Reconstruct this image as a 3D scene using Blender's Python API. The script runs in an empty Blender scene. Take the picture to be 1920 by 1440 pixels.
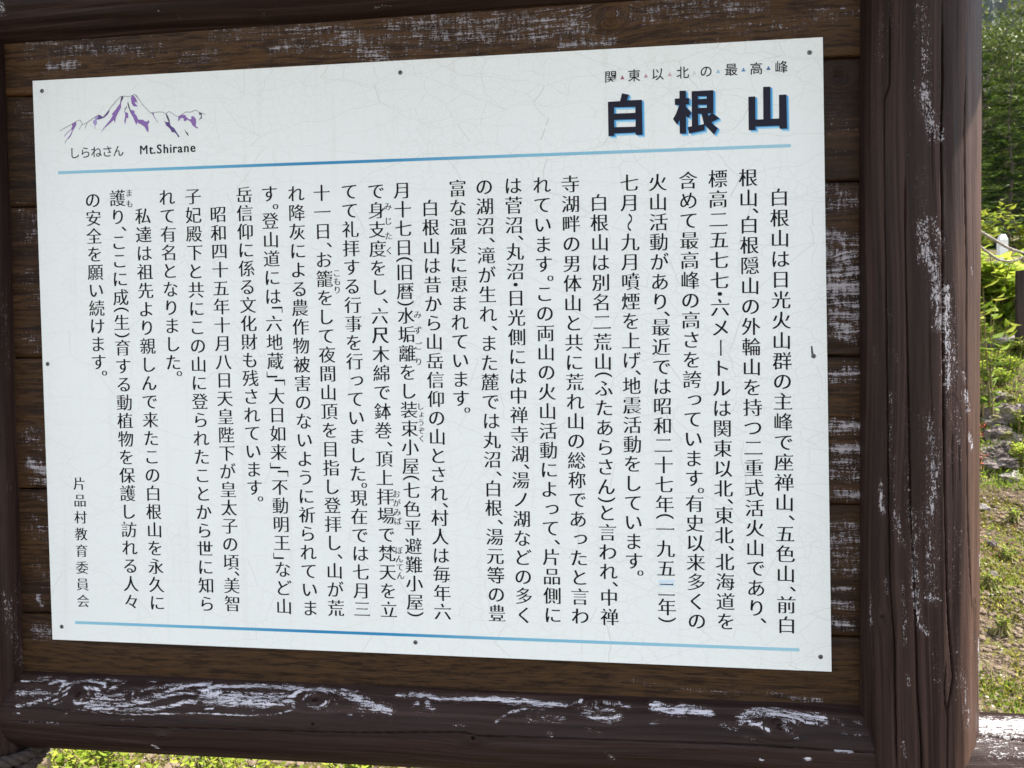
import bpy, math, random
import numpy as np
from mathutils import Vector, Matrix, noise as mnoise

S = bpy.context.scene
C = S.collection
R = math.radians
random.seed(7)
rng = np.random.default_rng(11)

# ------------------------------------------------------------------ camera, light, exposure
# world: x to the right along the board, y away behind it, z up; z = 0 is the lower edge of the sign panel
GROUND = -0.95
cam = bpy.data.cameras.new('camera')
cam.sensor_width = 36.0
cam.lens = 36.0 * 1500 / 1920
cam.clip_start = 0.02
cam.clip_end = 3000
cam.dof.use_dof = True
cam.dof.focus_distance = 1.35
cam.dof.aperture_fstop = 14.0
co = bpy.data.objects.new('camera', cam)
C.objects.link(co)
right = Vector((0.99182156, 0.12705899, -0.01208299))
fwd = Vector((-0.12735964, 0.99144222, -0.02866769))
up = Vector((0.0083371, 0.02997212, 0.99951597))
m = Matrix((right, up, -fwd)).transposed().to_4x4()
m.translation = (0.91536653, -1.18412354, 0.44796134)
co.matrix_world = m
S.camera = co

SUN_EL, SUN_AZ = 56.0, 91.0        # azimuth clockwise from +y: the sun stands over the right-hand end of the board
W = bpy.data.worlds.new('World')
S.world = W
W.use_nodes = True
nt = W.node_tree
bg = nt.nodes['Background']
sky = nt.nodes.new('ShaderNodeTexSky')
sky.sky_type = 'NISHITA'
sky.sun_disc = False
sky.sun_elevation = R(SUN_EL)
sky.sun_rotation = R(SUN_AZ)
sky.altitude = 1700
sky.air_density = 1.0
sky.dust_density = 1.0
hsv = nt.nodes.new('ShaderNodeHueSaturation')      # sky desaturated to keep shaded whites neutral
hsv.inputs['Saturation'].default_value = 0.38
nt.links.new(sky.outputs[0], hsv.inputs['Color'])
nt.links.new(hsv.outputs[0], bg.inputs[0])
bg.inputs[1].default_value = 0.15
sl = bpy.data.lights.new('sun', 'SUN')
sl.energy = 5.0
sl.angle = R(0.53)
sl.color = (1.0, 0.95, 0.87)
so = bpy.data.objects.new('sun', sl)
C.objects.link(so)
sd = Vector((math.cos(R(SUN_EL)) * math.sin(R(SUN_AZ)), math.cos(R(SUN_EL)) * math.cos(R(SUN_AZ)), math.sin(R(SUN_EL))))
so.rotation_euler = sd.to_track_quat('Z', 'Y').to_euler()
so.location = sd * 20
vs = S.view_settings
S.display_settings.display_device = 'sRGB'
vs.view_transform = 'Standard'
vs.look = 'None'
vs.gamma = 1
vs.use_curve_mapping = False
vs.exposure = 1.66
S.cycles.max_bounces = 6
S.cycles.transparent_max_bounces = 8

# ---- weathering, cracks and print outlines, in metres on each timber or on the panel
TITLE = [[[(0.9294, 0.8344), (0.9392, 0.832), (0.9366, 0.824), (0.9578, 0.8236), (0.9584, 0.7734), (0.9485, 0.7734), (0.9484, 0.7769), (0.9178, 0.7771), (0.9178, 0.7736), (0.9093, 0.7736), (0.9089, 0.8232), (0.9264, 0.8234)], [(0.9178, 0.8147), (0.9483, 0.8139), (0.9483, 0.8053), (0.9179, 0.8058)], [(0.9178, 0.7966), (0.9485, 0.7961), (0.9484, 0.7855), (0.9179, 0.7862)]], [[(1.0112, 0.8335), (1.0201, 0.8334), (1.0204, 0.8227), (1.0247, 0.8226), (1.0248, 0.8133), (1.0202, 0.8134), (1.0205, 0.8098), (1.0279, 0.8012), (1.0238, 0.794), (1.0203, 0.7969), (1.0203, 0.772), (1.0112, 0.7722), (1.0112, 0.7915), (1.0078, 0.7851), (1.0018, 0.7938), (1.0063, 0.8015), (1.0107, 0.8132), (1.0046, 0.8137), (1.0045, 0.8226), (1.0111, 0.8227)], [(1.0283, 0.832), (1.0589, 0.8319), (1.0588, 0.7996), (1.0576, 0.7995), (1.0669, 0.7913), (1.0563, 0.7864), (1.0591, 0.7823), (1.065, 0.7775), (1.0595, 0.7686), (1.0523, 0.7766), (1.0466, 0.7829), (1.0463, 0.7755), (1.0244, 0.7718), (1.0224, 0.7813), (1.0285, 0.7822)], [(1.0372, 0.8242), (1.0494, 0.8239), (1.0495, 0.8204), (1.0372, 0.8202)], [(1.0372, 0.8121), (1.0494, 0.8117), (1.0495, 0.8077), (1.0372, 0.8077)], [(1.0371, 0.7992), (1.042, 0.7992), (1.0454, 0.7845), (1.0375, 0.783)], [(1.0509, 0.7991), (1.0558, 0.7991), (1.0518, 0.7956)]], [[(1.1074, 0.8199), (1.1169, 0.8199), (1.1171, 0.7872), (1.128, 0.7871), (1.1278, 0.8326), (1.1378, 0.8325), (1.1381, 0.7872), (1.1497, 0.7872), (1.1496, 0.8203), (1.1597, 0.8203), (1.1605, 0.7724), (1.1504, 0.7725), (1.1498, 0.7769), (1.1171, 0.7773), (1.1174, 0.7726), (1.1077, 0.7727)]]]
EMBLEM_FILLS = [('p', [(0.0633, 0.8337), (0.0706, 0.8358), (0.0707, 0.8312), (0.0677, 0.8265), (0.0645, 0.8224), (0.0616, 0.8156), (0.058, 0.8108), (0.0561, 0.8095), (0.0557, 0.8113), (0.0605, 0.817), (0.0638, 0.8246), (0.0576, 0.8214), (0.0536, 0.818), (0.0495, 0.813), (0.0505, 0.8161), (0.0553, 0.8211), (0.0615, 0.8247), (0.0639, 0.8295)]), ('v', [(0.0998, 0.8403), (0.1102, 0.8453), (0.1169, 0.8408), (0.1138, 0.8389), (0.1058, 0.8375), (0.1064, 0.8316), (0.104, 0.8289), (0.1015, 0.8227), (0.1025, 0.829), (0.0999, 0.8319), (0.0996, 0.8361), (0.1047, 0.8393)]), ('d', [(0.1086, 0.8447), (0.1124, 0.8445), (0.1161, 0.8412), (0.1215, 0.8447), (0.1274, 0.851), (0.1289, 0.8513), (0.1253, 0.8452), (0.1191, 0.8403), (0.1122, 0.8382), (0.1065, 0.8375), (0.1089, 0.8412)]), ('p', [(0.1487, 0.8718), (0.1528, 0.8712), (0.1516, 0.8682), (0.1485, 0.8628), (0.1475, 0.8538), (0.1427, 0.8464), (0.1388, 0.8397), (0.1366, 0.8308), (0.1353, 0.836), (0.1264, 0.8292), (0.1194, 0.824), (0.1116, 0.8153), (0.1187, 0.8254), (0.1288, 0.836), (0.134, 0.8434), (0.1313, 0.8442), (0.1383, 0.8515), (0.1462, 0.8608)]), ('k', [(0.1495, 0.8717), (0.1528, 0.8712), (0.1516, 0.8682), (0.1485, 0.8635), (0.1469, 0.8608)]), ('p', [(0.1541, 0.8472), (0.1593, 0.8456), (0.1599, 0.8372), (0.1568, 0.8381), (0.1539, 0.8275), (0.1528, 0.8334), (0.1546, 0.8403)]), ('k', [(0.1598, 0.8636), (0.1615, 0.8566), (0.1639, 0.8495), (0.1624, 0.8496), (0.1603, 0.8545), (0.1589, 0.8595)]), ('k', [(0.1584, 0.8567), (0.1572, 0.8533), (0.1549, 0.8507), (0.1542, 0.8469), (0.1533, 0.8473), (0.1542, 0.8521), (0.1565, 0.8547)]), ('p', [(0.1639, 0.8502), (0.1691, 0.8489), (0.1713, 0.846), (0.1698, 0.8447), (0.1741, 0.84), (0.1762, 0.8343), (0.1844, 0.8336), (0.1881, 0.8306), (0.1922, 0.8308), (0.1938, 0.8331), (0.1951, 0.8293), (0.1924, 0.8259), (0.1934, 0.8183), (0.1925, 0.8131), (0.1899, 0.8164), (0.1864, 0.8228), (0.1798, 0.8272), (0.1768, 0.8281), (0.175, 0.8309), (0.1734, 0.8262), (0.1709, 0.8305), (0.1681, 0.8375), (0.1637, 0.8447)]), ('k', [(0.1598, 0.8636), (0.1614, 0.8552), (0.1639, 0.8495), (0.1638, 0.8454), (0.1617, 0.851), (0.1596, 0.8567)]), ('p', [(0.1668, 0.8725), (0.1698, 0.872), (0.1737, 0.8663), (0.1765, 0.8582), (0.1751, 0.8607), (0.171, 0.8623), (0.172, 0.8595), (0.1764, 0.8547), (0.1689, 0.8551), (0.166, 0.8598), (0.1648, 0.8675)]), ('p', [(0.1978, 0.8435), (0.2025, 0.8432), (0.2029, 0.8392), (0.2064, 0.8321), (0.2039, 0.835), (0.201, 0.8407)]), ('k', [(0.2225, 0.8413), (0.2241, 0.8409), (0.2273, 0.8352), (0.2293, 0.8289), (0.2289, 0.8272), (0.2271, 0.8284), (0.2239, 0.8354)]), ('d', [(0.2201, 0.8308), (0.2223, 0.8283), (0.2289, 0.8276), (0.2306, 0.822), (0.2361, 0.8183), (0.2404, 0.8112), (0.245, 0.8041), (0.2424, 0.8035), (0.2396, 0.8085), (0.2367, 0.8114), (0.2322, 0.8119), (0.2294, 0.8172), (0.2229, 0.8231)]), ('p', [(0.2439, 0.8358), (0.2495, 0.8379), (0.2547, 0.8376), (0.2572, 0.8337), (0.2615, 0.8304), (0.2648, 0.8306), (0.2653, 0.8354), (0.269, 0.8345), (0.2725, 0.8302), (0.2727, 0.8234), (0.2715, 0.82), (0.2769, 0.8156), (0.2729, 0.8161), (0.2671, 0.8202), (0.2636, 0.8265), (0.2586, 0.8302), (0.2548, 0.8277), (0.2526, 0.8285), (0.252, 0.8326), (0.2476, 0.8332), (0.2441, 0.8285), (0.243, 0.8289)]), ('k', [(0.2531, 0.8164), (0.2559, 0.8115), (0.2584, 0.8096), (0.2601, 0.8051), (0.2583, 0.8055), (0.2551, 0.8101)]), ('k', [(0.2772, 0.8406), (0.2823, 0.8386), (0.2821, 0.8304), (0.2799, 0.8305), (0.2769, 0.8273), (0.2792, 0.8313), (0.2807, 0.8322), (0.2808, 0.8367), (0.2767, 0.836), (0.2786, 0.8374)])]
EMBLEM_LINES = [[(0.0419, 0.8228), (0.0641, 0.8333), (0.0711, 0.8368), (0.0772, 0.8386), (0.0802, 0.8343), (0.0812, 0.8311), (0.0847, 0.8316), (0.0909, 0.8348), (0.1001, 0.8402), (0.1102, 0.845), (0.1169, 0.8408), (0.1231, 0.8467), (0.1309, 0.8561), (0.1402, 0.8653), (0.148, 0.8718), (0.154, 0.872), (0.16, 0.8707), (0.1652, 0.8716), (0.1706, 0.8737), (0.1742, 0.8718), (0.1778, 0.8664)], [(0.1713, 0.874), (0.1771, 0.8675), (0.1858, 0.8553), (0.1974, 0.8435), (0.2116, 0.8444), (0.2175, 0.8437), (0.2223, 0.8413), (0.2286, 0.8441), (0.233, 0.8415), (0.2381, 0.8378), (0.2432, 0.8351), (0.2499, 0.8386), (0.2566, 0.842), (0.264, 0.8413), (0.2729, 0.8442), (0.2779, 0.8406), (0.2885, 0.8366)], [(0.0801, 0.8308), (0.0776, 0.8267), (0.0753, 0.8244)], [(0.0897, 0.8338), (0.0876, 0.829), (0.0854, 0.8253)], [(0.0561, 0.8109), (0.0521, 0.8069), (0.0505, 0.8031)], [(0.206, 0.8329), (0.2096, 0.8278)]]
POST_CRACKS = [([(-0.0617, 0.935), (-0.0616, 0.8088), (-0.0691, 0.7898), (-0.0681, 0.6404), (-0.0665, 0.5831), (-0.0647, 0.4253), (-0.0622, 0.2378), (-0.0598, 0.1365), (-0.054, 0.0651), (-0.0532, -0.0002), (-0.0495, -0.1526)], 1.0, 7), ([(-0.041, 0.7063), (-0.0408, 0.6225), (-0.0401, 0.5523), (-0.0372, 0.4254), (-0.0337, 0.2412), (-0.029, 0.1419), (-0.025, 0.0065), (-0.0203, -0.0718), (-0.0195, -0.1438)], 0.9, 6), ([(0.0025, 0.9202), (0.0036, 0.8045), (0.0018, 0.7362), (0.0027, 0.6675), (0.0043, 0.5778), (0.0064, 0.3553), (0.0088, 0.243), (0.0106, 0.1442), (0.0136, 0.0945), (0.0206, 0.0231), (0.0133, -0.0194), (0.013, -0.1411)], 1.1, 8), ([(0.0109, 0.0448), (0.0082, 0.0093), (0.0112, -0.0407)], 0.8, 5), ([(0.0352, 0.8192), (0.033, 0.7367), (0.0353, 0.6334), (0.0376, 0.5642), (0.0394, 0.4246), (0.0425, 0.2413), (0.0463, 0.1698), (0.0531, 0.0829)], 0.8, 4), ([(-0.0091, 0.7368), (-0.0082, 0.6473)], 0.6, 3), ([(-0.0889, 0.174), (-0.0867, 0.018), (-0.0826, -0.1226)], 0.6, 3), ([(0.0178, 0.3411), (0.019, 0.2428)], 0.6, 3), ([(-0.0124, 0.5507), (-0.0102, 0.4253), (-0.0054, 0.3132), (0.0027, 0.243)], 0.6, 2.5), ([(0.0273, 0.3268), (0.0293, 0.2634)], 0.5, 2)]
POST_WEAR = [([(-0.0708, 0.9034), (-0.0749, 0.8447)], 9, 0.6), ([(-0.0574, 0.9195), (-0.056, 0.8771)], 6, 0.45), ([(-0.022, 0.8994), (-0.0188, 0.8681), (-0.0156, 0.8198)], 9, 0.7), ([(-0.0193, 0.7997), (-0.0161, 0.7718), (-0.0104, 0.7575), (-0.0034, 0.7296)], 10, 1.0), ([(-0.0034, 0.7433), (-0.0001, 0.7157)], 5, 0.6), ([(-0.0172, 0.7032), (-0.0201, 0.6482)], 9, 0.45), ([(-0.0213, 0.6206), (-0.0169, 0.5856), (-0.0074, 0.5782)], 9, 0.9), ([(-0.0113, 0.6268), (0.0002, 0.6055), (0.001, 0.5848)], 8, 0.9), ([(-0.0169, 0.5786), (-0.0061, 0.5643), (-0.0008, 0.5225), (0.0006, 0.4878)], 9, 0.95), ([(0.0078, 0.5362), (0.0101, 0.4946), (0.0137, 0.4529), (0.0152, 0.4389), (0.0132, 0.4111)], 10, 0.95), ([(0.0169, 0.3901), (0.0288, 0.3548), (0.0209, 0.32)], 16, 0.6), ([(0.0346, 0.4261), (0.0385, 0.4141)], 4, 1.1), ([(0.0376, 0.4001), (0.0449, 0.3753)], 6, 1.1), ([(0.0474, 0.3435), (0.0511, 0.327)], 5, 1.1), ([(0.0493, 0.5646), (0.0518, 0.5578)], 3, 1.0), ([(-0.0852, 0.4617), (-0.0833, 0.4398), (-0.0743, 0.4325)], 4, 0.6), ([(-0.0604, 0.5112), (-0.0589, 0.4968)], 5, 0.5), ([(-0.0567, 0.4539), (-0.0451, 0.4325)], 8, 0.5), ([(-0.0602, 0.3966), (-0.0601, 0.3391), (-0.055, 0.282), (-0.0494, 0.2107)], 7, 0.55), ([(-0.0404, 0.3829), (-0.0402, 0.2976), (-0.0363, 0.241)], 5, 0.6), ([(-0.0119, 0.3693), (-0.008, 0.3343), (-0.0066, 0.2851), (-0.0097, 0.2428)], 9, 0.85), ([(-0.0741, 0.2725), (-0.07, 0.2366)], 6, 1.0), ([(-0.0529, 0.2391), (-0.0473, 0.211), (-0.0447, 0.197)], 6, 0.9), ([(-0.0305, 0.2415), (-0.0278, 0.1706), (-0.0252, 0.121), (-0.0226, 0.0999)], 7, 0.85), ([(-0.016, 0.2425), (-0.0115, 0.2144), (-0.0063, 0.1935), (-0.0094, 0.1296)], 12, 0.75), ([(-0.0183, 0.1289), (-0.0062, 0.1283), (0.0037, 0.1265)], 3, 1.0), ([(-0.0207, 0.0894), (-0.0125, 0.081)], 5, 1.0), ([(-0.0667, 0.1423), (-0.0651, 0.128)], 3, 0.9), ([(-0.091, 0.1175), (-0.091, 0.0764)], 3, 0.8), ([(-0.0446, 0.1467), (-0.0379, 0.0975), (-0.0391, 0.0613)], 6, 0.65), ([(-0.0086, 0.0656), (-0.002, 0.0447), (-0.0013, 0.0162)], 6, 0.55), ([(0.0888, 0.1767), (0.0888, 0.1622)], 4, 1.0), ([(0.0831, 0.061), (0.0887, 0.0154), (0.0886, -0.0357)], 5, 0.9), ([(0.0368, 0.0249), (0.0399, -0.0007), (0.0455, -0.0449)], 8, 0.8), ([(0.0414, 0.0849), (0.0663, 0.0656)], 8, 0.5), ([(0.0495, 0.2121), (0.0477, 0.1411), (0.0414, 0.0849)], 10, 0.35), ([(0.023, 0.2144), (0.0218, 0.1083), (0.0207, 0.0017)], 18, 0.42), ([(-0.0358, 0.0223), (-0.0345, 0.0082)], 3, 1.0), ([(-0.0422, -0.0698), (-0.0408, -0.0897)], 3, 1.0), ([(-0.1239, 0.9401), (-0.1071, 0.7209)], 4, 0.25), ([(-0.0362, 0.2053), (-0.0342, 0.1698)], 5, 0.5), ([(-0.0162, 0.2989), (-0.0142, 0.2849)], 5, 0.5), ([(-0.0837, 0.7869), (-0.079, 0.7212)], 7, 0.3), ([(-0.0708, 0.8751), (-0.0732, 0.8477)], 8, 0.4)]
POST_KNOTS = [(-0.0698, 0.0917), (0.0602, 0.1189)]
LEFT_POST_WEAR = [([(0.1047, 0.5661), (0.1068, 0.4894), (0.1099, 0.438)], 8, 0.5), ([(0.0978, 0.0691), (0.1015, 0.042), (0.1096, -0.0043), (0.1194, -0.0342)], 12, 0.75), ([(0.1162, 0.09), (0.1174, 0.0633)], 6, 0.7), ([(0.09, 0.0885), (0.0933, 0.0617)], 6, 0.6), ([(0.1272, -0.0017), (0.1297, -0.0381)], 4, 0.6), ([(0.1161, 1.0298), (0.119, 1.0201)], 8, 0.8)]
LEFT_POST_KNOTS = [(0.1055, 0.2524)]
LOG_WEAR = [([(-0.0403, 0.0602), (-0.0012, 0.0683)], 6, 0.75), ([(-0.0399, 0.0415), (-0.0105, 0.0454), (0.0136, 0.0436)], 6, 0.8), ([(-0.0388, 0.0389), (-0.0018, 0.0398)], 4, 0.6), ([(-0.0351, 0.0226), (-0.0044, 0.0296), (0.0122, 0.0355), (0.0298, 0.0457)], 3.5, 0.95), ([(0.0173, 0.0291), (0.036, 0.0378), (0.0455, 0.0449)], 2.5, 0.9), ([(0.0272, 0.0269), (0.0409, 0.0327)], 2, 0.8), ([(0.0096, 0.0608), (0.0222, 0.0661), (0.0277, 0.0647)], 6, 0.95), ([(0.0295, 0.0527), (0.0326, 0.0587), (0.0483, 0.064), (0.0777, 0.0669), (0.1013, 0.0631), (0.1043, 0.0572), (0.0907, 0.0537), (0.0719, 0.0544)], 4, 1.0), ([(0.0999, 0.0712), (0.1331, 0.0667), (0.1246, 0.0595), (0.1123, 0.0532)], 4, 0.85), ([(0.1078, 0.0682), (0.1296, 0.0676)], 5, 0.7), ([(0.0823, 0.045), (0.1008, 0.0444), (0.1143, 0.0409), (0.1426, 0.046)], 4.5, 0.95), ([(0.0813, 0.0396), (0.1152, 0.0382), (0.1446, 0.0407)], 2.5, 0.9), ([(0.0891, 0.0346), (0.123, 0.0328), (0.1556, 0.0346)], 2.5, 1.0), ([(0.0779, 0.0315), (0.0996, 0.0297), (0.13, 0.0291), (0.1592, 0.0321), (0.1818, 0.0369), (0.2033, 0.0444), (0.2302, 0.0523), (0.2594, 0.0535)], 3.5, 1.0), ([(0.0823, 0.0265), (0.1188, 0.0253), (0.1492, 0.024), (0.1786, 0.0259), (0.2077, 0.0289), (0.2354, 0.0365), (0.2631, 0.0428), (0.275, 0.0514)], 4, 1.0), ([(0.0952, 0.0231), (0.126, 0.0191), (0.1681, 0.0183), (0.2092, 0.0212), (0.2675, 0.0244), (0.2965, 0.0248), (0.3341, 0.0251), (0.3657, 0.0251), (0.3994, 0.029), (0.4211, 0.035)], 2, 0.95), ([(0.0592, 0.0203), (0.0712, 0.0213), (0.0959, 0.0192), (0.1114, 0.0164)], 1.5, 0.7), ([(0.0469, 0.0105), (0.0536, 0.0174)], 1.8, 0.8), ([(0.062, 0.0335), (0.0692, 0.0298), (0.0726, 0.0339)], 4, 1.0), ([(0.0463, 0.0563), (0.04, 0.0503), (0.0337, 0.0472)], 4, 0.95), ([(0.1549, 0.0493), (0.1584, 0.0399)], 2.5, 1.0), ([(0.1603, 0.0387), (0.189, 0.0425), (0.2162, 0.0575), (0.2394, 0.066), (0.276, 0.0709)], 5, 0.95), ([(0.1689, 0.0555), (0.1966, 0.0611), (0.2404, 0.0703)], 4, 0.85), ([(0.1871, 0.0478), (0.2173, 0.0546), (0.2332, 0.0597)], 5, 0.7), ([(0.1392, 0.0543), (0.166, 0.0554)], 5, 0.6), ([(0.1708, 0.0704), (0.1862, 0.0701)], 3, 0.7), ([(0.2747, 0.0599), (0.2894, 0.0673), (0.3272, 0.069), (0.3712, 0.0688), (0.4116, 0.0697), (0.4292, 0.0693)], 5, 1.05), ([(0.2721, 0.0513), (0.3049, 0.0499), (0.3485, 0.0503), (0.3945, 0.0508), (0.4119, 0.0502)], 11, 1.0), ([(0.278, 0.0421), (0.322, 0.0412), (0.3656, 0.0404), (0.3878, 0.0439)], 6, 1.0), ([(0.3059, 0.0555), (0.3749, 0.0584)], 4, 0.75), ([(0.4165, 0.0545), (0.4248, 0.065), (0.4522, 0.0694), (0.4874, 0.0663), (0.5162, 0.0646)], 4.5, 1.05), ([(0.4215, 0.0466), (0.4235, 0.0376)], 5, 0.9), ([(0.4349, 0.0498), (0.4387, 0.0568), (0.4516, 0.0617)], 2.5, 0.9), ([(0.4477, 0.0437), (0.4628, 0.0392), (0.473, 0.0447), (0.4796, 0.053)], 4, 0.8), ([(0.4855, 0.0519), (0.4928, 0.0443)], 3, 0.7), ([(0.4775, 0.036), (0.4946, 0.0342)], 3, 0.5), ([(0.2822, 0.0311), (0.2937, 0.0321)], 2, 1.0), ([(0.3573, 0.0324), (0.3611, 0.0275)], 4, 0.6), ([(0.1927, -0.0344), (0.1972, -0.0386)], 4, 1.0), ([(0.1479, 0.0122), (0.1628, 0.0128)], 4, 0.5), ([(-0.0379, 0.0118), (-0.0285, 0.0114)], 2.5, 0.8), ([(-0.0158, -0.0011), (0.0395, -0.0009)], 1.6, 0.8), ([(0.4934, 0.065), (0.511, 0.0628), (0.53, 0.0538), (0.5485, 0.0453), (0.574, 0.0412)], 8, 1.05), ([(0.4994, 0.0638), (0.5183, 0.056)], 8, 0.9), ([(0.5238, 0.043), (0.5383, 0.0397)], 6, 0.7), ([(0.5836, 0.0646), (0.5922, 0.0635)], 5, 0.9), ([(0.6026, 0.067), (0.6249, 0.0665), (0.6505, 0.0618), (0.6831, 0.0632), (0.729, 0.0653), (0.7695, 0.0642), (0.8017, 0.0614), (0.8388, 0.0603)], 4.5, 1.05), ([(0.7429, 0.0616), (0.7753, 0.0589), (0.8177, 0.0594)], 6, 0.9), ([(0.6111, 0.0505), (0.6162, 0.0534)], 4, 0.9), ([(0.631, 0.0553), (0.6335, 0.0475), (0.6393, 0.0452)], 5, 0.9), ([(0.7448, 0.0395), (0.7577, 0.0451), (0.7785, 0.051), (0.8102, 0.0524)], 3, 0.8), ([(0.7373, 0.0319), (0.7526, 0.0423)], 3, 0.8), ([(0.7872, 0.0376), (0.8343, 0.0396)], 8, 0.62), ([(0.8466, 0.0621), (0.8622, 0.0686), (0.8598, 0.0627)], 3.5, 0.85), ([(0.8574, 0.0544), (0.8703, 0.0617), (0.8833, 0.0652)], 4, 0.8), ([(0.8964, 0.0658), (0.9172, 0.0653), (0.9327, 0.0604)], 4, 0.8), ([(0.8678, 0.0523), (0.8835, 0.0454), (0.899, 0.0399), (0.917, 0.0468)], 7, 0.95), ([(0.8756, 0.0579), (0.8938, 0.056), (0.9093, 0.0541)], 4, 0.8), ([(0.9688, 0.0649), (0.9865, 0.0602), (1.0093, 0.0585)], 8, 1.1), ([(0.9628, 0.0402), (0.9832, 0.0435)], 3, 0.8), ([(0.8733, 0.0281), (0.8913, 0.0241)], 4, 0.6), ([(0.5504, 0.0327), (0.5697, 0.0323)], 3, 0.5), ([(0.5114, 0.0336), (0.5157, 0.0325)], 3, 0.9), ([(0.5338, 0.032), (0.5372, 0.0272)], 3, 0.7), ([(0.9038, -0.0092), (0.9089, -0.0104)], 5, 0.8), ([(0.6763, 0.0245), (0.6924, 0.024)], 2.5, 0.6), ([(0.618, 0.0405), (0.6426, 0.0403)], 7, 0.4), ([(0.8152, 0.0196), (0.8204, 0.0186)], 3, 0.8), ([(1.0097, 0.064), (1.0248, 0.0619), (1.0472, 0.0589)], 8, 1.1), ([(1.0657, 0.041), (1.0827, 0.037)], 5, 0.7), ([(1.0915, 0.0519), (1.1049, 0.0602), (1.1225, 0.0623), (1.1497, 0.0622), (1.1834, 0.0585), (1.2048, 0.0557)], 8, 1.05), ([(1.1034, 0.0475), (1.1153, 0.0444), (1.1268, 0.0366)], 5, 0.95), ([(1.1506, 0.052), (1.1821, 0.0509), (1.2012, 0.0493)], 5, 0.9), ([(1.1534, 0.0355), (1.1649, 0.0291)], 4, 0.6), ([(1.2192, 0.055), (1.2304, 0.0506)], 4, 0.7), ([(1.2284, 0.0387), (1.2612, 0.0356)], 2.5, 0.7), ([(1.2478, 0.0538), (1.2545, 0.0517)], 3, 0.7), ([(1.1472, 0.0446), (1.1561, 0.0379)], 5, 0.8), ([(1.2164, 0.0142), (1.2401, 0.0136)], 1.8, 0.9), ([(1.1152, -0.0031), (1.1176, -0.0043)], 3, 1.0), ([(1.1779, 0.002), (1.1815, 0.0017)], 4, 1.0), ([(1.0941, 0.0259), (1.1014, 0.0251)], 8, 0.5)]
LOG_KNOTS = [(0.0646, 0.044, 0.011), (0.455, 0.0525, 0.011), (0.7038, 0.0079, 0.008), (0.2138, -0.014, 0.006), (0.8914, 0.0641, 0.008), (1.1435, 0.0423, 0.011), (0.4577, 0.0166, 0.005), (0.2876, 0.0573, 0.004)]
LOG_CRACKS = [([(-0.0437, -0.0007), (-0.0065, -0.0007), (0.076, -0.0003), (0.1661, -0.0012), (0.2896, 0.0021), (0.5025, 0.0063), (0.6901, 0.0155), (0.7142, 0.0114), (0.8707, 0.0141), (1.0073, 0.016), (1.0961, 0.0172), (1.2117, 0.0149), (1.3103, 0.0133)], 0.8, 5), ([(-0.0828, 0.0198), (0.0009, 0.0208), (0.102, 0.0187)], 0.5, 3), ([(-0.0381, 0.0508), (0.0132, 0.0512)], 0.5, 3)]
RAIL_WEAR = [([(1.4176, 0.0931), (1.4411, 0.0947), (1.4693, 0.0965), (1.5349, 0.1011)], 22, 1.3), ([(1.4272, 0.1051), (1.5457, 0.1216)], 14, 0.95), ([(1.4021, 0.0829), (1.4352, 0.0804), (1.4589, 0.0832), (1.5251, 0.0812)], 10, 0.9), ([(1.394, 0.0666), (1.4184, 0.0653), (1.4395, 0.0616)], 12, 0.75), ([(1.4121, 0.0523), (1.426, 0.0541), (1.4522, 0.0531), (1.5131, 0.0516)], 14, 0.8), ([(1.4408, 0.0438), (1.5104, 0.0428)], 14, 0.6)]
RAIL_SCREW = (1.4599, 0.1034)
RAIL_CRACKS = [([(1.3651, 0.0753), (1.3877, 0.0746), (1.4239, 0.0744), (1.4585, 0.0711), (1.5416, 0.0691)], 0.8, 5)]
TOP_WEAR = [([(-0.0272, -0.0202), (-0.0274, -0.0292)], 8, 0.8), ([(0.2298, -0.0437), (0.231, -0.0453)], 2, 1.0), ([(0.3952, -0.0585), (0.3876, -0.0673)], 1.5, 0.9), ([(0.2578, -0.0541), (0.2596, -0.0559)], 2, 1.0), ([(0.5635, -0.0611), (0.588, -0.0612)], 2, 0.8)]
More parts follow.
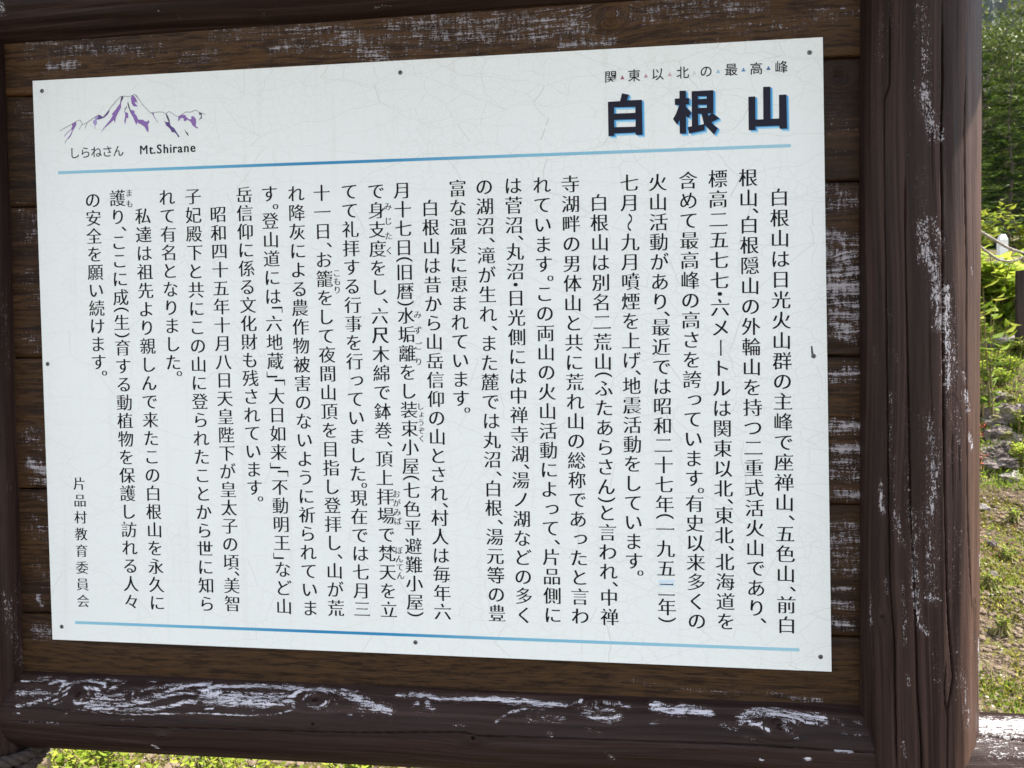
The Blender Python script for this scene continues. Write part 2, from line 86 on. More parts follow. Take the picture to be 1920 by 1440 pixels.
PLANK_WEAR = [([(-0.0057, 0.9712), (0.1044, 0.9501), (0.2127, 0.9452)], 14, 0.55), ([(0.0255, 0.9271), (0.0671, 0.9289)], 8, 0.8), ([(-0.0062, 0.9543), (0.0676, 0.9457)], 12, 0.5), ([(0.1227, 0.9507), (0.1592, 0.9609)], 12, 0.5), ([(0.2478, 0.9266), (0.3008, 0.9275)], 10, 0.62), ([(0.3017, 0.9643), (0.5077, 0.9592)], 14, 0.6), ([(0.4052, 0.9334), (0.5574, 0.9361)], 12, 0.65), ([(0.5075, 0.9512), (0.5406, 0.9291), (0.5737, 0.9191)], 16, 0.75), ([(0.5908, 0.9459), (0.7211, 0.9439), (0.8713, 0.9396)], 24, 0.7), ([(0.6068, 0.9211), (0.7208, 0.918), (0.8005, 0.9209)], 9, 0.55), ([(0.7049, 0.9371), (0.8479, 0.9373)], 10, 0.75), ([(0.8398, 0.9107), (0.9175, 0.9113)], 6, 0.8), ([(0.9409, 0.9504), (1.0244, 0.9502), (1.1211, 0.9497)], 14, 0.7), ([(1.0243, 0.9335), (1.1358, 0.9337)], 10, 0.4), ([(1.0317, 0.9179), (1.1796, 0.9196)], 20, 0.35), ([(1.1941, 0.9299), (1.2517, 0.9275)], 8, 0.6), ([(-0.0297, 0.8667), (-0.0141, 0.8531)], 12, 0.5), ([(-0.031, 0.8242), (-0.0107, 0.8147)], 14, 0.45), ([(-0.0333, 0.6961), (-0.0054, 0.6866), (-0.0156, 0.6612)], 12, 0.6), ([(-0.0314, 0.6102), (-0.0095, 0.5581)], 12, 0.4), ([(-0.03, 0.5067), (-0.0119, 0.4806)], 14, 0.45), ([(-0.0306, 0.342), (-0.0074, 0.3246)], 12, 0.6), ([(-0.0294, 0.2897), (-0.0041, 0.2812)], 10, 1.0), ([(-0.0283, 0.2636), (-0.0048, 0.2594)], 5, 0.9), ([(-0.0273, 0.2374), (-0.0029, 0.2289)], 3, 0.7), ([(-0.0306, 0.1936), (-0.0045, 0.1765)], 10, 0.55), ([(-0.0233, 0.1236), (-0.0051, 0.0976)], 10, 0.5), ([(-0.025, 0.0708), (-0.0177, 0.0578)], 5, 0.9), ([(-0.0285, 0.0178), (-0.0058, 0.0141)], 10, 0.9), ([(-0.0319, 0.0027), (-0.0034, 0.001)], 4, 0.7), ([(1.2229, 0.8015), (1.2445, 0.7557)], 14, 0.45), ([(1.2229, 0.7418), (1.2337, 0.7114)], 8, 0.4), ([(1.2156, 0.6858), (1.2517, 0.6717), (1.2228, 0.663)], 10, 0.75), ([(1.217, 0.6219), (1.2517, 0.6095)], 11, 0.8), ([(1.2192, 0.5954), (1.2445, 0.5909)], 12, 0.85), ([(1.2228, 0.5689), (1.2539, 0.5719)], 10, 1.0), ([(1.2264, 0.5462), (1.2539, 0.5455)], 12, 1.1), ([(1.2228, 0.5296), (1.2539, 0.5214)], 6, 1.0), ([(1.2228, 0.5122), (1.2539, 0.504)], 6, 1.05), ([(1.2227, 0.4948), (1.2539, 0.4867)], 6, 1.05), ([(1.2242, 0.4796), (1.2539, 0.4701)], 6, 0.9), ([(1.2227, 0.425), (1.2539, 0.4246)], 7, 0.9), ([(1.2242, 0.4135), (1.2518, 0.4156)], 6, 0.7), ([(1.2241, 0.3488), (1.2518, 0.3487)], 9, 0.95), ([(1.2299, 0.3182), (1.2554, 0.3183)], 8, 0.9), ([(1.2226, 0.2991), (1.2569, 0.2954)], 8, 0.75), ([(1.2226, 0.28), (1.2569, 0.2786)], 8, 0.75), ([(1.2263, 0.2532), (1.2591, 0.2496)], 6, 0.9), ([(1.2226, 0.2071), (1.2605, 0.2068)], 7, 0.7), ([(1.2226, 0.1963), (1.2605, 0.1961)], 7, 0.7), ([(1.2226, 0.1855), (1.2605, 0.1854)], 7, 0.7), ([(1.2226, 0.1747), (1.2605, 0.1747)], 7, 0.7), ([(1.2225, 0.164), (1.2605, 0.1639)], 7, 0.7), ([(1.2225, 0.1532), (1.2606, 0.1532)], 7, 0.7), ([(1.2225, 0.1424), (1.2606, 0.1424)], 7, 0.7), ([(1.224, 0.1146), (1.2518, 0.1138)], 3, 1.0), ([(1.2225, 0.0937), (1.2504, 0.0914)], 6, 0.8), ([(1.224, 0.0682), (1.2445, 0.065)], 8, 0.8), ([(0.9097, -0.0254), (1.0188, -0.0371), (1.2076, -0.0466)], 5, 0.5), ([(1.133, -0.0403), (1.2076, -0.0489)], 4, 0.8)]
PLANK_KNOTS = [(0.9139, 0.9445, 0.012), (1.2323, 0.8465, 0.013), (1.2199, 0.5992, 0.006)]

# ------------------------------------------------------------------ helpers
def tag(o, label=None, cat=None, group=None, kind=None):
    if label: o['label'] = label
    if cat: o['category'] = cat
    if group: o['group'] = group
    if kind: o['kind'] = kind
    return o

def empty(name, loc, rz=0.0):
    o = bpy.data.objects.new(name, None)
    o.empty_display_size = 0.05
    C.objects.link(o)
    o.location = loc
    o.rotation_euler.z = rz
    return o

def link(name, me, parent=None, loc=None):
    o = bpy.data.objects.new(name, me)
    C.objects.link(o)
    if parent is not None:
        o.parent = parent
        # parts are modelled in world coordinates unless a local place is given
        if loc is None:
            o.matrix_parent_inverse = Matrix.Identity(4)
            o.location = -Vector(parent_world(parent))
        else:
            o.location = loc
    elif loc is not None:
        o.location = loc
    return o

def parent_world(p):
    v = Vector(p.location)
    while p.parent is not None:
        p = p.parent
        v += Vector(p.location)
    return v

def mesh(name, verts, faces, mats, smooth=False, mat_idx=None, attrs=None):
    me = bpy.data.meshes.new(name)
    if isinstance(faces, np.ndarray):
        n = len(verts); k = faces.shape[1]; f = len(faces)
        me.vertices.add(n); me.loops.add(f * k); me.polygons.add(f)
        me.vertices.foreach_set('co', np.asarray(verts, dtype=np.float32).ravel())
        me.loops.foreach_set('vertex_index', faces.astype(np.int32).ravel())
        me.polygons.foreach_set('loop_start', np.arange(0, f * k, k, dtype=np.int32))
        me.polygons.foreach_set('loop_total', np.full(f, k, dtype=np.int32))
        me.update(calc_edges=True)
    else:
        me.from_pydata([tuple(v) for v in verts], [], faces)
    for mt in (mats if isinstance(mats, (list, tuple)) else [mats]):
        me.materials.append(mt)
    if mat_idx is not None:
        me.polygons.foreach_set('material_index', np.asarray(mat_idx, dtype=np.int32))
    me.polygons.foreach_set('use_smooth', np.full(len(me.polygons), bool(smooth)))
    for k, v in (attrs or {}).items():
        v = np.asarray(v, dtype=np.float32)
        if v.ndim == 2:
            a = me.attributes.new(k, 'FLOAT_VECTOR', 'POINT'); a.data.foreach_set('vector', v.ravel())
        else:
            a = me.attributes.new(k, 'FLOAT', 'POINT'); a.data.foreach_set('value', v)
    me.update()
    return me

# ------------------------------------------------------------------ node helpers
class N:
    def __init__(self, name):
        self.m = bpy.data.materials.new(name)
        self.m.use_nodes = True
        self.t = self.m.node_tree
        self.b = self.t.nodes['Principled BSDF']
    def n(self, ty, **kw):
        x = self.t.nodes.new('ShaderNode' + ty)
        for k, v in kw.items():
            setattr(x, k, v)
        return x
    def l(self, a, b):
        self.t.links.new(a, b)
    def val(self, x, sock):
        if isinstance(x, (int, float)): sock.default_value = x
        elif isinstance(x, tuple):
            sock.default_value = x if len(x) == len(sock.default_value) else x + (1,)
        else: self.l(x, sock)
    def math(self, op, a, b=None, clamp=False):
        x = self.n('Math', operation=op, use_clamp=clamp)
        self.val(a, x.inputs[0])
        if b is not None: self.val(b, x.inputs[1])
        return x.outputs[0]
    def vmul(self, v, s):
        x = self.n('VectorMath', operation='MULTIPLY')
        self.l(v, x.inputs[0]); x.inputs[1].default_value = s
        return x.outputs[0]
    def noise(self, v, scale=1.0, detail=3.0, rough=0.55, dist=0.0, color=False):
        x = self.n('TexNoise')
        if v is not None: self.l(v, x.inputs['Vector'])
        x.inputs['Scale'].default_value = scale
        x.inputs['Detail'].default_value = detail
        x.inputs['Roughness'].default_value = rough
        x.inputs['Distortion'].default_value = dist
        return x.outputs['Color' if color else 'Fac']
    def step(self, v, a, b, lo=0.0, hi=1.0, smooth=True):
        x = self.n('MapRange')
        if smooth: x.interpolation_type = 'SMOOTHSTEP'
        self.l(v, x.inputs['Value'])
        x.inputs['From Min'].default_value = a; x.inputs['From Max'].default_value = b
        x.inputs['To Min'].default_value = lo; x.inputs['To Max'].default_value = hi
        return x.outputs[0]
    def mix(self, f, a, b):
        x = self.n('Mix', data_type='RGBA')
        self.val(f, x.inputs[0]); self.val(a, x.inputs[6]); self.val(b, x.inputs[7])
        return x.outputs[2]
    def ramp(self, v, pts):
        x = self.n('ValToRGB')
        self.l(v, x.inputs[0])
        e = x.color_ramp.elements
        e[0].position, e[0].color = pts[0][0], pts[0][1] + (1,)
        e[1].position, e[1].color = pts[-1][0], pts[-1][1] + (1,)
        for p, c in pts[1:-1]:
            q = e.new(p); q.color = c + (1,)
        return x.outputs[0]
    def bump(self, h, strength=0.3, dist=0.001):
        x = self.n('Bump')
        x.inputs['Strength'].default_value = strength
        x.inputs['Distance'].default_value = dist
        self.l(h, x.inputs['Height'])
        self.l(x.outputs[0], self.b.inputs['Normal'])
    def base(self, c): self.val(c, self.b.inputs['Base Color'])
    def rough(self, r): self.val(r, self.b.inputs['Roughness'])
    def spec(self, s): self.b.inputs['Specular IOR Level'].default_value = s

def flat(name, col, rough=0.6, spec=0.3, metal=0.0):
    q = N(name); q.base(col); q.rough(rough); q.spec(spec); q.b.inputs['Metallic'].default_value = metal
    return q.m

def wood(name, dark, light, white, bare=None, bare_amt=0.5, speck=0.0, tick=0.0, fl=(130, 300)):
    """painted timber: grain runs along the 'grain' attribute, paint is flaked off where 'wear' says"""
    q = N(name)
    g = q.n('Attribute', attribute_name='grain').outputs['Vector']
    w = q.n('Attribute', attribute_name='wear').outputs['Fac']
    fine = q.noise(q.vmul(g, (9, 260, 3)), 1, 4, .6)
    mid = q.noise(q.vmul(g, (2.2, 38, 3)), 1, 4, .6)
    big = q.noise(q.vmul(g, (1.6, 7, 3)), 1, 3, .5)
    flake = q.noise(q.vmul(g, (fl[0], fl[1], 3)), 1, 4, .72, .7)
    film = q.noise(q.vmul(g, (520, 640, 3)), 1, 2, .6)
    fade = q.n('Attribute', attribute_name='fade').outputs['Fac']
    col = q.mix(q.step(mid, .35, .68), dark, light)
    col = q.mix(q.math('MULTIPLY', fade, q.step(mid, .3, .65, .55, 1.0)), col, (.080, .046, .034))  # sunlit tone mixed into the paint colour
    col = q.mix(q.step(fine, .50, .70, 0, .6), col, tuple(c * .62 for c in dark))
    col = q.mix(q.step(film, .5, .8, 0, .25), col, tuple(c * 1.35 for c in light))
    if bare:
        bm = q.math('ADD', q.math('MULTIPLY', big, .65), q.math('MULTIPLY', mid, .5))
        bm = q.math('ADD', bm, q.math('MULTIPLY', flake, .28))
        bm = q.step(bm, .89 - .34 * bare_amt, .97 - .34 * bare_amt)
        bc = q.mix(q.step(fine, .3, .7), tuple(c * .55 for c in bare), bare)
        bc = q.mix(q.step(film, .45, .75, 0, .6), bc, tuple(c * .45 for c in bare))
        col = q.mix(bm, col, bc)
        tone = q.noise(q.vmul(g, (0, 0, 1.9)), 1, 0, .5)      # every board took the stain differently
        col = q.mix(q.step(tone, .4, .62, 0, .5), col, tuple(c * 1.1 for c in bare))
        mott = q.noise(q.vmul(g, (22, 190, 3)), 1, 5, .75)
        col = q.mix(q.step(mott, .46, .58, 0, .75), col, tuple(c * .55 for c in dark))
        col = q.mix(q.step(tone, .55, .38, 0, .55), col, tuple(c * .8 for c in dark))
    v = q.math('ADD', q.math('MULTIPLY', w, .62), q.math('MULTIPLY', q.math('SUBTRACT', flake, .5), 1.5))
    v = q.math('ADD', v, q.math('MULTIPLY', q.math('SUBTRACT', fine, .5), .7))
    v = q.math('ADD', v, q.math('MULTIPLY', q.math('SUBTRACT', film, .5), .8))
    if speck: v = q.math('ADD', v, speck)
    if tick:
        tk = q.noise(q.vmul(g, (240, 60, 3)), 1, 2, .5)
        v = q.math('ADD', v, q.math('MULTIPLY', q.math('SUBTRACT', tk, .5), tick))
    mask = q.step(v, .45, .52)
    thin = q.step(v, .16, .46, 0, .6)
    col = q.mix(q.math('MULTIPLY', thin, q.step(film, .4, .6)), col, (.085, .056, .050))
    dots = q.noise(q.vmul(g, (210, 520, 3)), 1, 4, .75)
    dm = q.math('MULTIPLY', q.step(dots, .70, .73), q.step(big, .5, .62, 0, .8))
    streak = q.noise(q.vmul(g, (1.1, 150, 3)), 1, 2, .6)
    col = q.mix(q.step(streak, .57, .66, 0, .55), col, tuple(c * 1.7 for c in light))
    col = q.mix(q.step(streak, .43, .34, 0, .5), col, tuple(c * .5 for c in dark))
    mask = q.math('MAXIMUM', mask, dm)
    wc = q.mix(q.step(fine, .35, .7), tuple(c * .62 for c in white), white)
    col = q.mix(mask, col, wc)
    q.base(col)
    q.rough(q.step(mask, 0, 1, .5, .85))
    q.spec(.13)
    h = q.math('ADD', q.math('MULTIPLY', fine, .55), q.math('MULTIPLY', mid, .6))
    h = q.math('ADD', h, q.math('MULTIPLY', mask, -.5))
    h = q.math('ADD', h, q.math('MULTIPLY', film, .18))
    q.bump(h, .9, .0020)
    return q.m

PAINT_D, PAINT_L, WHITE = (.0185, .0100, .0085), (.031, .0178, .0152), (.46, .43, .45)
M_POST = wood('brown_painted_post', PAINT_D, (.037, .0215, .018), WHITE, speck=-.09, fl=(150, 330))
M_LOG = wood('brown_painted_log', PAINT_D, PAINT_L, (.60, .58, .63), speck=-.08, fl=(70, 330))
M_RAIL = wood('worn_painted_rail', PAINT_D, PAINT_L, (.42, .40, .40), speck=-.12)
M_PLANK = wood('stained_plank', (.018, .0095, .0068), (.034, .0175, .010), (.38, .35, .37), bare=(.078, .039, .014), bare_amt=.7, speck=-.02, tick=.8, fl=(38, 620))
M_PLANK2 = wood('stained_plank_olive', (.018, .0095, .0068), (.034, .018, .010), (.38, .35, .37), bare=(.066, .034, .0135), bare_amt=.8, speck=-.08, tick=.6, fl=(38, 620))

# ------------------------------------------------------------------ wear fields
def seg_field(P, strokes, unit=1.0, soft=False):
    """strength of the flaked patches at the points P (n x 2)"""
    out = np.zeros(len(P))
    for pts, w, a in strokes:
        w = w * unit
        A = np.array(pts, float)
        for k in range(max(1, len(A) - 1)):
            p0 = A[k]; p1 = A[min(k + 1, len(A) - 1)]
            lo = np.minimum(p0, p1) - 2.2 * w; hi = np.maximum(p0, p1) + 2.2 * w
            idx = np.nonzero((P[:, 0] > lo[0]) & (P[:, 0] < hi[0]) & (P[:, 1] > lo[1]) & (P[:, 1] < hi[1]))[0]
            if not len(idx): continue
            Q = P[idx]; d = p1 - p0; L = (d @ d) + 1e-12
            t = np.clip(((Q - p0) @ d) / L, 0, 1)
            r = np.linalg.norm(Q - (p0 + t[:, None] * d), axis=1) / w
            f = a * np.exp(-.42 * r * r) * (.94 if soft else 1.02)
            out[idx] = np.maximum(out[idx], f)
    return out

def crack_field(P, cracks):
    out = np.zeros(len(P))
    for pts, w, dep in cracks:
        w = w * .001
        A = np.array(pts, float)
        for k in range(len(A) - 1):
            p0, p1 = A[k], A[k + 1]
            lo = np.minimum(p0, p1) - 3 * w; hi = np.maximum(p0, p1) + 3 * w
            idx = np.nonzero((P[:, 0] > lo[0]) & (P[:, 0] < hi[0]) & (P[:, 1] > lo[1]) & (P[:, 1] < hi[1]))[0]
            if not len(idx): continue
            Q = P[idx]; d = p1 - p0
            t = np.clip(((Q - p0) @ d) / ((d @ d) + 1e-12), 0, 1)
            tp = 1.0
            if k == 0: tp = np.clip(.15 + t * 1.6, 0, 1)
            if k == len(A) - 2: tp = np.clip(.15 + (1 - t) * 1.6, 0, 1)
            r = np.linalg.norm(Q - (p0 + t[:, None] * d), axis=1) / (w * tp)
            out[idx] = np.maximum(out[idx], tp * dep * .001 * np.clip(1.5 - r, 0, 1) / 1.0)
    return out

def wob(a, seed, f):
    return np.sin(a * f + seed) * .5 + np.sin(a * f * 2.3 + seed * 1.7) * .3 + np.sin(a * f * 5.1 + seed * 3.1) * .2

def log_mesh(name, mat, axis, centre, rad, t0, t1, dt, ds, seed, wear=(), cracks=(), knots=(), facets=0.0, caps=True, taper=0.0, fine=None, sun_tinted=False):
    """a round timber along 'x' or 'z'. s = arc length round the timber, 0 facing the viewer side (-y)"""
    ns = int(2 * math.pi * rad / ds)
    if fine is None:
        s = np.linspace(-math.pi * rad, math.pi * rad, ns, endpoint=False)
    else:    # fine on the weathered face, coarse behind
        a = np.arange(fine[0], fine[1], ds)
        b = np.linspace(fine[1], fine[0] + 2 * math.pi * rad, 30)[:-1]
        s = np.concatenate([a, b]); s = (s + math.pi * rad) % (2 * math.pi * rad) - math.pi * rad
        s = np.sort(s)
    ns = len(s)
    t = np.arange(t0, t1 + dt * .5, dt)
    nt_ = len(t)
    TT, SS = np.meshgrid(t, s, indexing='ij')
    T, Sx = TT.ravel(), SS.ravel()
    P = np.stack([Sx, T], 1) if axis == 'z' else np.stack([T, Sx], 1)
    ang = Sx / rad
    r = rad * (1 + .006 * wob(T, seed, 6.0) + .004 * wob(ang, seed + 2, 3.0) * 1.0 + facets * np.cos(ang * 7 + seed) )
    r = r + .0009 * np.sin(ang * 23 + 1.5 * np.sin(T * 4 + seed)) * wob(T, seed + 5, 3.1)
    cr = crack_field(P, cracks) if cracks else 0
    wr = seg_field(P, wear, .00085, axis == 'z') if wear else np.zeros(len(T))
    psi = Sx.copy() + .012 * wob(T, seed + 9, 2.2)
    lit = np.clip((Sx - .022 - .012 * wob(T, seed + 4, 5.0)) / .02, 0, 1) * np.clip((.98 - T) / .25, 0, 1) if sun_tinted else np.zeros(len(T))  # lighter sunlit tone painted on the right side, below the roof's shadow
    hole = np.zeros(len(T))
    kn = np.zeros(len(T))
    for k0, k1, a in knots:
        kt, ks = (k1, k0) if axis == 'z' else (k0, k1)
        dx = (T - kt) / 1.7; dy = Sx - ks
        r2 = dx * dx + dy * dy
        psi -= dy * (a * a * 1.6) / (r2 + .25 * a * a)
        kn += np.exp(-r2 / (a * a * 1.2)) * .0022
        hole = np.maximum(hole, np.clip(1 - np.sqrt(((T - kt) / 1.1) ** 2 + dy ** 2) / (a * .42), 0, 1))
    r = r - cr + kn - .006 * np.minimum(hole * 2, 1) - .0004 * (wr > .5)
    if axis == 'z':
        X = centre[0] + r * np.sin(ang); Y = centre[1] - r * np.cos(ang); Z = T
    else:
        X = T; Y = centre[0] - r * np.cos(ang); Z = centre[1] + r * np.sin(ang)
    V = np.stack([X, Y, Z], 1)
    i, j = np.meshgrid(np.arange(nt_ - 1), np.arange(ns), indexing='ij')
    a0 = (i * ns + j).ravel(); a1 = (i * ns + (j + 1) % ns).ravel()
    F = np.stack([a0, a1, a1 + ns, a0 + ns], 1)
    if axis == 'x': F = F[:, ::-1]
    if caps:   # end grain: collapse a last ring to the centre
        c0 = np.tile(V[:ns].mean(0), (ns, 1)); c1 = np.tile(V[-ns:].mean(0), (ns, 1))
        n0 = len(V)
        V = np.concatenate([V, c0, c1])
        j = np.arange(ns); j1 = (j + 1) % ns
        A = np.stack([n0 + j, n0 + j1, j1, j], 1); B = np.stack([(nt_ - 1) * ns + j, (nt_ - 1) * ns + j1, n0 + ns + j1, n0 + ns + j], 1)
        if axis == 'x': A = A[:, ::-1]; B = B[:, ::-1]
        F = np.concatenate([F, A, B])
        T = np.concatenate([T, np.full(2 * ns, t0)]); psi = np.concatenate([psi, np.linspace(0, .3, 2 * ns)]); wr = np.concatenate([wr, np.zeros(2 * ns)]); lit = np.concatenate([lit, np.zeros(2 * ns)])
    g = np.stack([T, psi, np.full(len(T), seed * 3.7)], 1)
    return mesh(name, V, F, mat, True, attrs={'grain': g, 'wear': wr, 'fade': lit})

def box_faces(x0, x1, y0, y1, z0, z1):
    v = [(x0, y0, z0), (x1, y0, z0), (x1, y1, z0), (x0, y1, z0), (x0, y0, z1), (x1, y0, z1), (x1, y1, z1), (x0, y1, z1)]
    f = [(0, 3, 2, 1), (4, 5, 6, 7), (0, 1, 5, 4), (1, 2, 6, 5), (2, 3, 7, 6), (3, 0, 4, 7)]
    return v, f

class MB:
    def __init__(s): s.v = []; s.f = []; s.mi = []
    def add(s, v, f, mi=0):
        n = len(s.v); s.v += [tuple(p) for p in v]; s.f += [tuple(n + i for i in q) for q in f]; s.mi += [mi] * len(f)
    def box(s, *a, mi=0): s.add(*box_faces(*a), mi)
    def tube(s, pts, rad, seg=8, mi=0, cap=True):
        pts = [Vector(p) for p in pts]; n = len(pts)
        rr = rad if isinstance(rad, (list, tuple)) else [rad] * n
        v = []; up0 = Vector((.1, .2, 1))
        for i, p in enumerate(pts):
            d = (pts[min(i + 1, n - 1)] - pts[max(i - 1, 0)]).normalized()
            a = d.cross(up0)
            if a.length < .05: a = d.cross(Vector((1, 0, 0)))
            a.normalize(); b = d.cross(a)
            for k in range(seg):
                t = 2 * math.pi * k / seg
                v.append(p + (a * math.cos(t) + b * math.sin(t)) * rr[i])
        f = [(i * seg + k, i * seg + (k + 1) % seg, (i + 1) * seg + (k + 1) % seg, (i + 1) * seg + k) for i in range(n - 1) for k in range(seg)]
        if cap: f += [tuple(range(seg))[::-1], tuple((n - 1) * seg + k for k in range(seg))]
        s.add(v, f, mi)
    def build(s, name, mats, parent=None, smooth=False, loc=None):
        return link(name, mesh(name, s.v, s.f, mats, smooth, s.mi), parent, loc)

# ------------------------------------------------------------------ ground and far setting
def ground_z(x, y):
    y = np.asarray(y, float); x = np.asarray(x, float)
    z = np.interp(y, [-400, -3, 2.0, 4.2, 4.7, 5.7, 11.5, 40, 120, 420], [-8, GROUND, GROUND, -.42, .02, .60, 1.95, 5.4, 15, 60])
    amp = np.clip((y - .5) / 3, 0, 1)
    z = z + amp * (.05 * np.sin(x * 1.9 + 1) * np.sin(y * 1.3 + x * .4) + .03 * np.sin(x * 4.3 + y * 2.9))
    return z

def gz(x, y): return float(ground_z(x, y))

q = N('stony_soil')
tc = q.n('TexCoord').outputs['Object']
n1 = q.noise(tc, 3.2, 5, .6); n2 = q.noise(tc, 34, 4, .65); n3 = q.noise(tc, 160, 3, .6)
c = q.mix(q.step(n2, .35, .65), (.030, .021, .013), (.155, .112, .070))
c = q.mix(q.step(n3, .55, .7, 0, .8), c, (.34, .27, .22))
gm = q.math('ADD', q.math('MULTIPLY', n1, .6), q.math('MULTIPLY', n2, .45))
c = q.mix(q.step(gm, .53, .60), c, q.mix(q.step(n3, .4, .6), (.06, .06, .014), (.16, .15, .03)))
q.base(c); q.rough(.95); q.spec(.1)
q.bump(q.math('ADD', n2, q.math('MULTIPLY', n3, .5)), 1.0, .02)
M_SOIL = q.m
xs = np.concatenate([np.linspace(-400, -8, 24), np.arange(-7.5, 12, .25), np.linspace(13, 400, 30)])
ys = np.concatenate([np.linspace(-400, -4, 18), np.arange(-3.5, 14, .25), np.linspace(15, 420, 50)])
X, Y = np.meshgrid(xs, ys, indexing='ij')
Z = ground_z(X, Y)
ny = len(ys)
i, j = np.meshgrid(np.arange(len(xs) - 1), np.arange(ny - 1), indexing='ij')
a = (i * ny + j).ravel()
F = np.stack([a, a + ny, a + ny + 1, a + 1], 1)
tag(link('ground', mesh('ground', np.stack([X.ravel(), Y.ravel(), Z.ravel()], 1), F, M_SOIL, True)), kind='structure')

# a forested mountainside far behind
def hill_z(x, y):
    return 48 + 470 * np.clip((y - 300) / 420, 0, 1) ** .85 + 26 * np.sin(x * .011 + .6) + 14 * np.sin(x * .031 + y * .02) + 9 * np.sin(y * .05 + x * .017)
xs = np.linspace(-500, 900, 90); ys = np.linspace(305, 900, 60)
X, Y = np.meshgrid(xs, ys, indexing='ij'); Z = hill_z(X, Y)
Z[:, 0] = 30
ny = len(ys)
i, j = np.meshgrid(np.arange(len(xs) - 1), np.arange(ny - 1), indexing='ij'); a = (i * ny + j).ravel()
q = N('far_forest_floor'); tc = q.n('TexCoord').outputs['Object']
q.base(q.mix(q.step(q.noise(tc, .05, 4), .4, .6), (.008, .016, .008), (.016, .026, .012))); q.rough(1.0); q.spec(.05)
tag(link('mountainside', mesh('mountainside', np.stack([X.ravel(), Y.ravel(), Z.ravel()], 1), np.stack([a, a + ny, a + ny + 1, a + 1], 1), q.m, True)), kind='structure')

def leaf_mat(name, a, b, c=None, trans=.35, rough=.5, scale=2.0):
    """leaves: colour differs from leaf to leaf by an attribute, light passes through them"""
    q = N(name)
    r = q.n('Attribute', attribute_name='tint').outputs['Fac']
    pts = [(0.0, a), (1.0, b)] if c is None else [(0.0, a), (.55, b), (1.0, c)]
    col = q.ramp(r, pts)
    q.base(col); q.rough(rough); q.spec(.12)
    tr = q.n('BsdfTranslucent'); q.l(col, tr.inputs[0])
    mx = q.n('MixShader'); mx.inputs[0].default_value = trans
    q.l(q.b.outputs[0], mx.inputs[1]); q.l(tr.outputs[0], mx.inputs[2])
    q.l(mx.outputs[0], q.t.nodes['Material Output'].inputs[0])
    return q.m

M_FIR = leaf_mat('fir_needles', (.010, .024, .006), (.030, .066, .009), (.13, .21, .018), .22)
M_FIRFAR = leaf_mat('far_fir_needles', (.006, .016, .009), (.016, .036, .015), None, .15)
M_BROAD = leaf_mat('pale_broad_leaves', (.03, .05, .010), (.085, .115, .022), (.20, .21, .06), .3)
M_SHRUB = leaf_mat('bright_shrub_leaves', (.06, .13, .015), (.24, .34, .03), (.50, .54, .08), .45)
M_HERB = leaf_mat('herb_leaves', (.05, .10, .012), (.15, .22, .022), (.36, .36, .05), .4)
M_GRASS = leaf_mat('grass_blades', (.12, .20, .02), (.30, .42, .04), (.46, .46, .16), .4)
M_MOSS = leaf_mat('moss_tufts', (.06, .06, .012), (.16, .155, .02), (.34, .30, .05), .2)
M_RED = leaf_mat('red_stems', (.22, .02, .02), (.42, .05, .04), (.5, .15, .08), .3)
q = N('bark'); tc = q.n('TexCoord').outputs['Object']
n = q.noise(q.vmul(tc, (8, 8, 2)), 3, 5, .7)
q.base(q.mix(n, (.035, .026, .02), (.13, .10, .08))); q.rough(.95); q.bump(n, .8, .02)
M_BARK = q.m

# far wood: cone-like crowns covering the mountainside in view, built as one mass
def leafset(P, A, B, tint):
    """quads from centre P, half axes A and B"""
    n = len(P)
    V = np.stack([P - A, P + B * .55 - A * .1, P + A, P - B * .55 - A * .1], 1).reshape(-1, 3)
    F = np.arange(4 * n).reshape(n, 4)
    return V, F, np.repeat(tint, 4)

def unit(v): return v / (np.linalg.norm(v, axis=-1, keepdims=True) + 1e-9)

n = 5200
tx = rng.uniform(60, 480, n); ty = rng.uniform(330, 840, n); tz = hill_z(tx, ty)
hh = rng.uniform(9, 17, n)
base = np.stack([tx, ty, tz], 1)
V = []; F = []; tn = []
for tier in range(4):
    z0 = hh * (.05 + .22 * tier); z1 = z0 + hh * .36; rad = hh * (.21 - .045 * tier)
    ang = rng.uniform(0, 6.28, n)
    ring = [base + np.stack([rad * np.cos(ang + k * 1.2566) * (1 + .3 * math.sin(k * 2.1)), rad * np.sin(ang + k * 1.2566), z0 - .15 * rad * (k % 2)], 1) for k in range(5)]
    top = base + np.stack([0 * z1, 0 * z1, z1], 1)
    off = len(V) * 0 + sum(len(v) for v in V)
    V.append(np.concatenate(ring + [top]))
    for k in range(5):
        F.append(np.stack([off + np.arange(n) + k * n, off + np.arange(n) + ((k + 1) % 5) * n, off + np.arange(n) + 5 * n], 1))
    tn.append(np.tile(rng.uniform(0, 1, n), 6))
tag(link('far_forest', mesh('far_forest', np.concatenate(V), np.concatenate(F), M_FIRFAR, False, attrs={'tint': np.concatenate(tn)})),
    'dark fir forest covering the far mountainside', 'forest', kind='stuff')

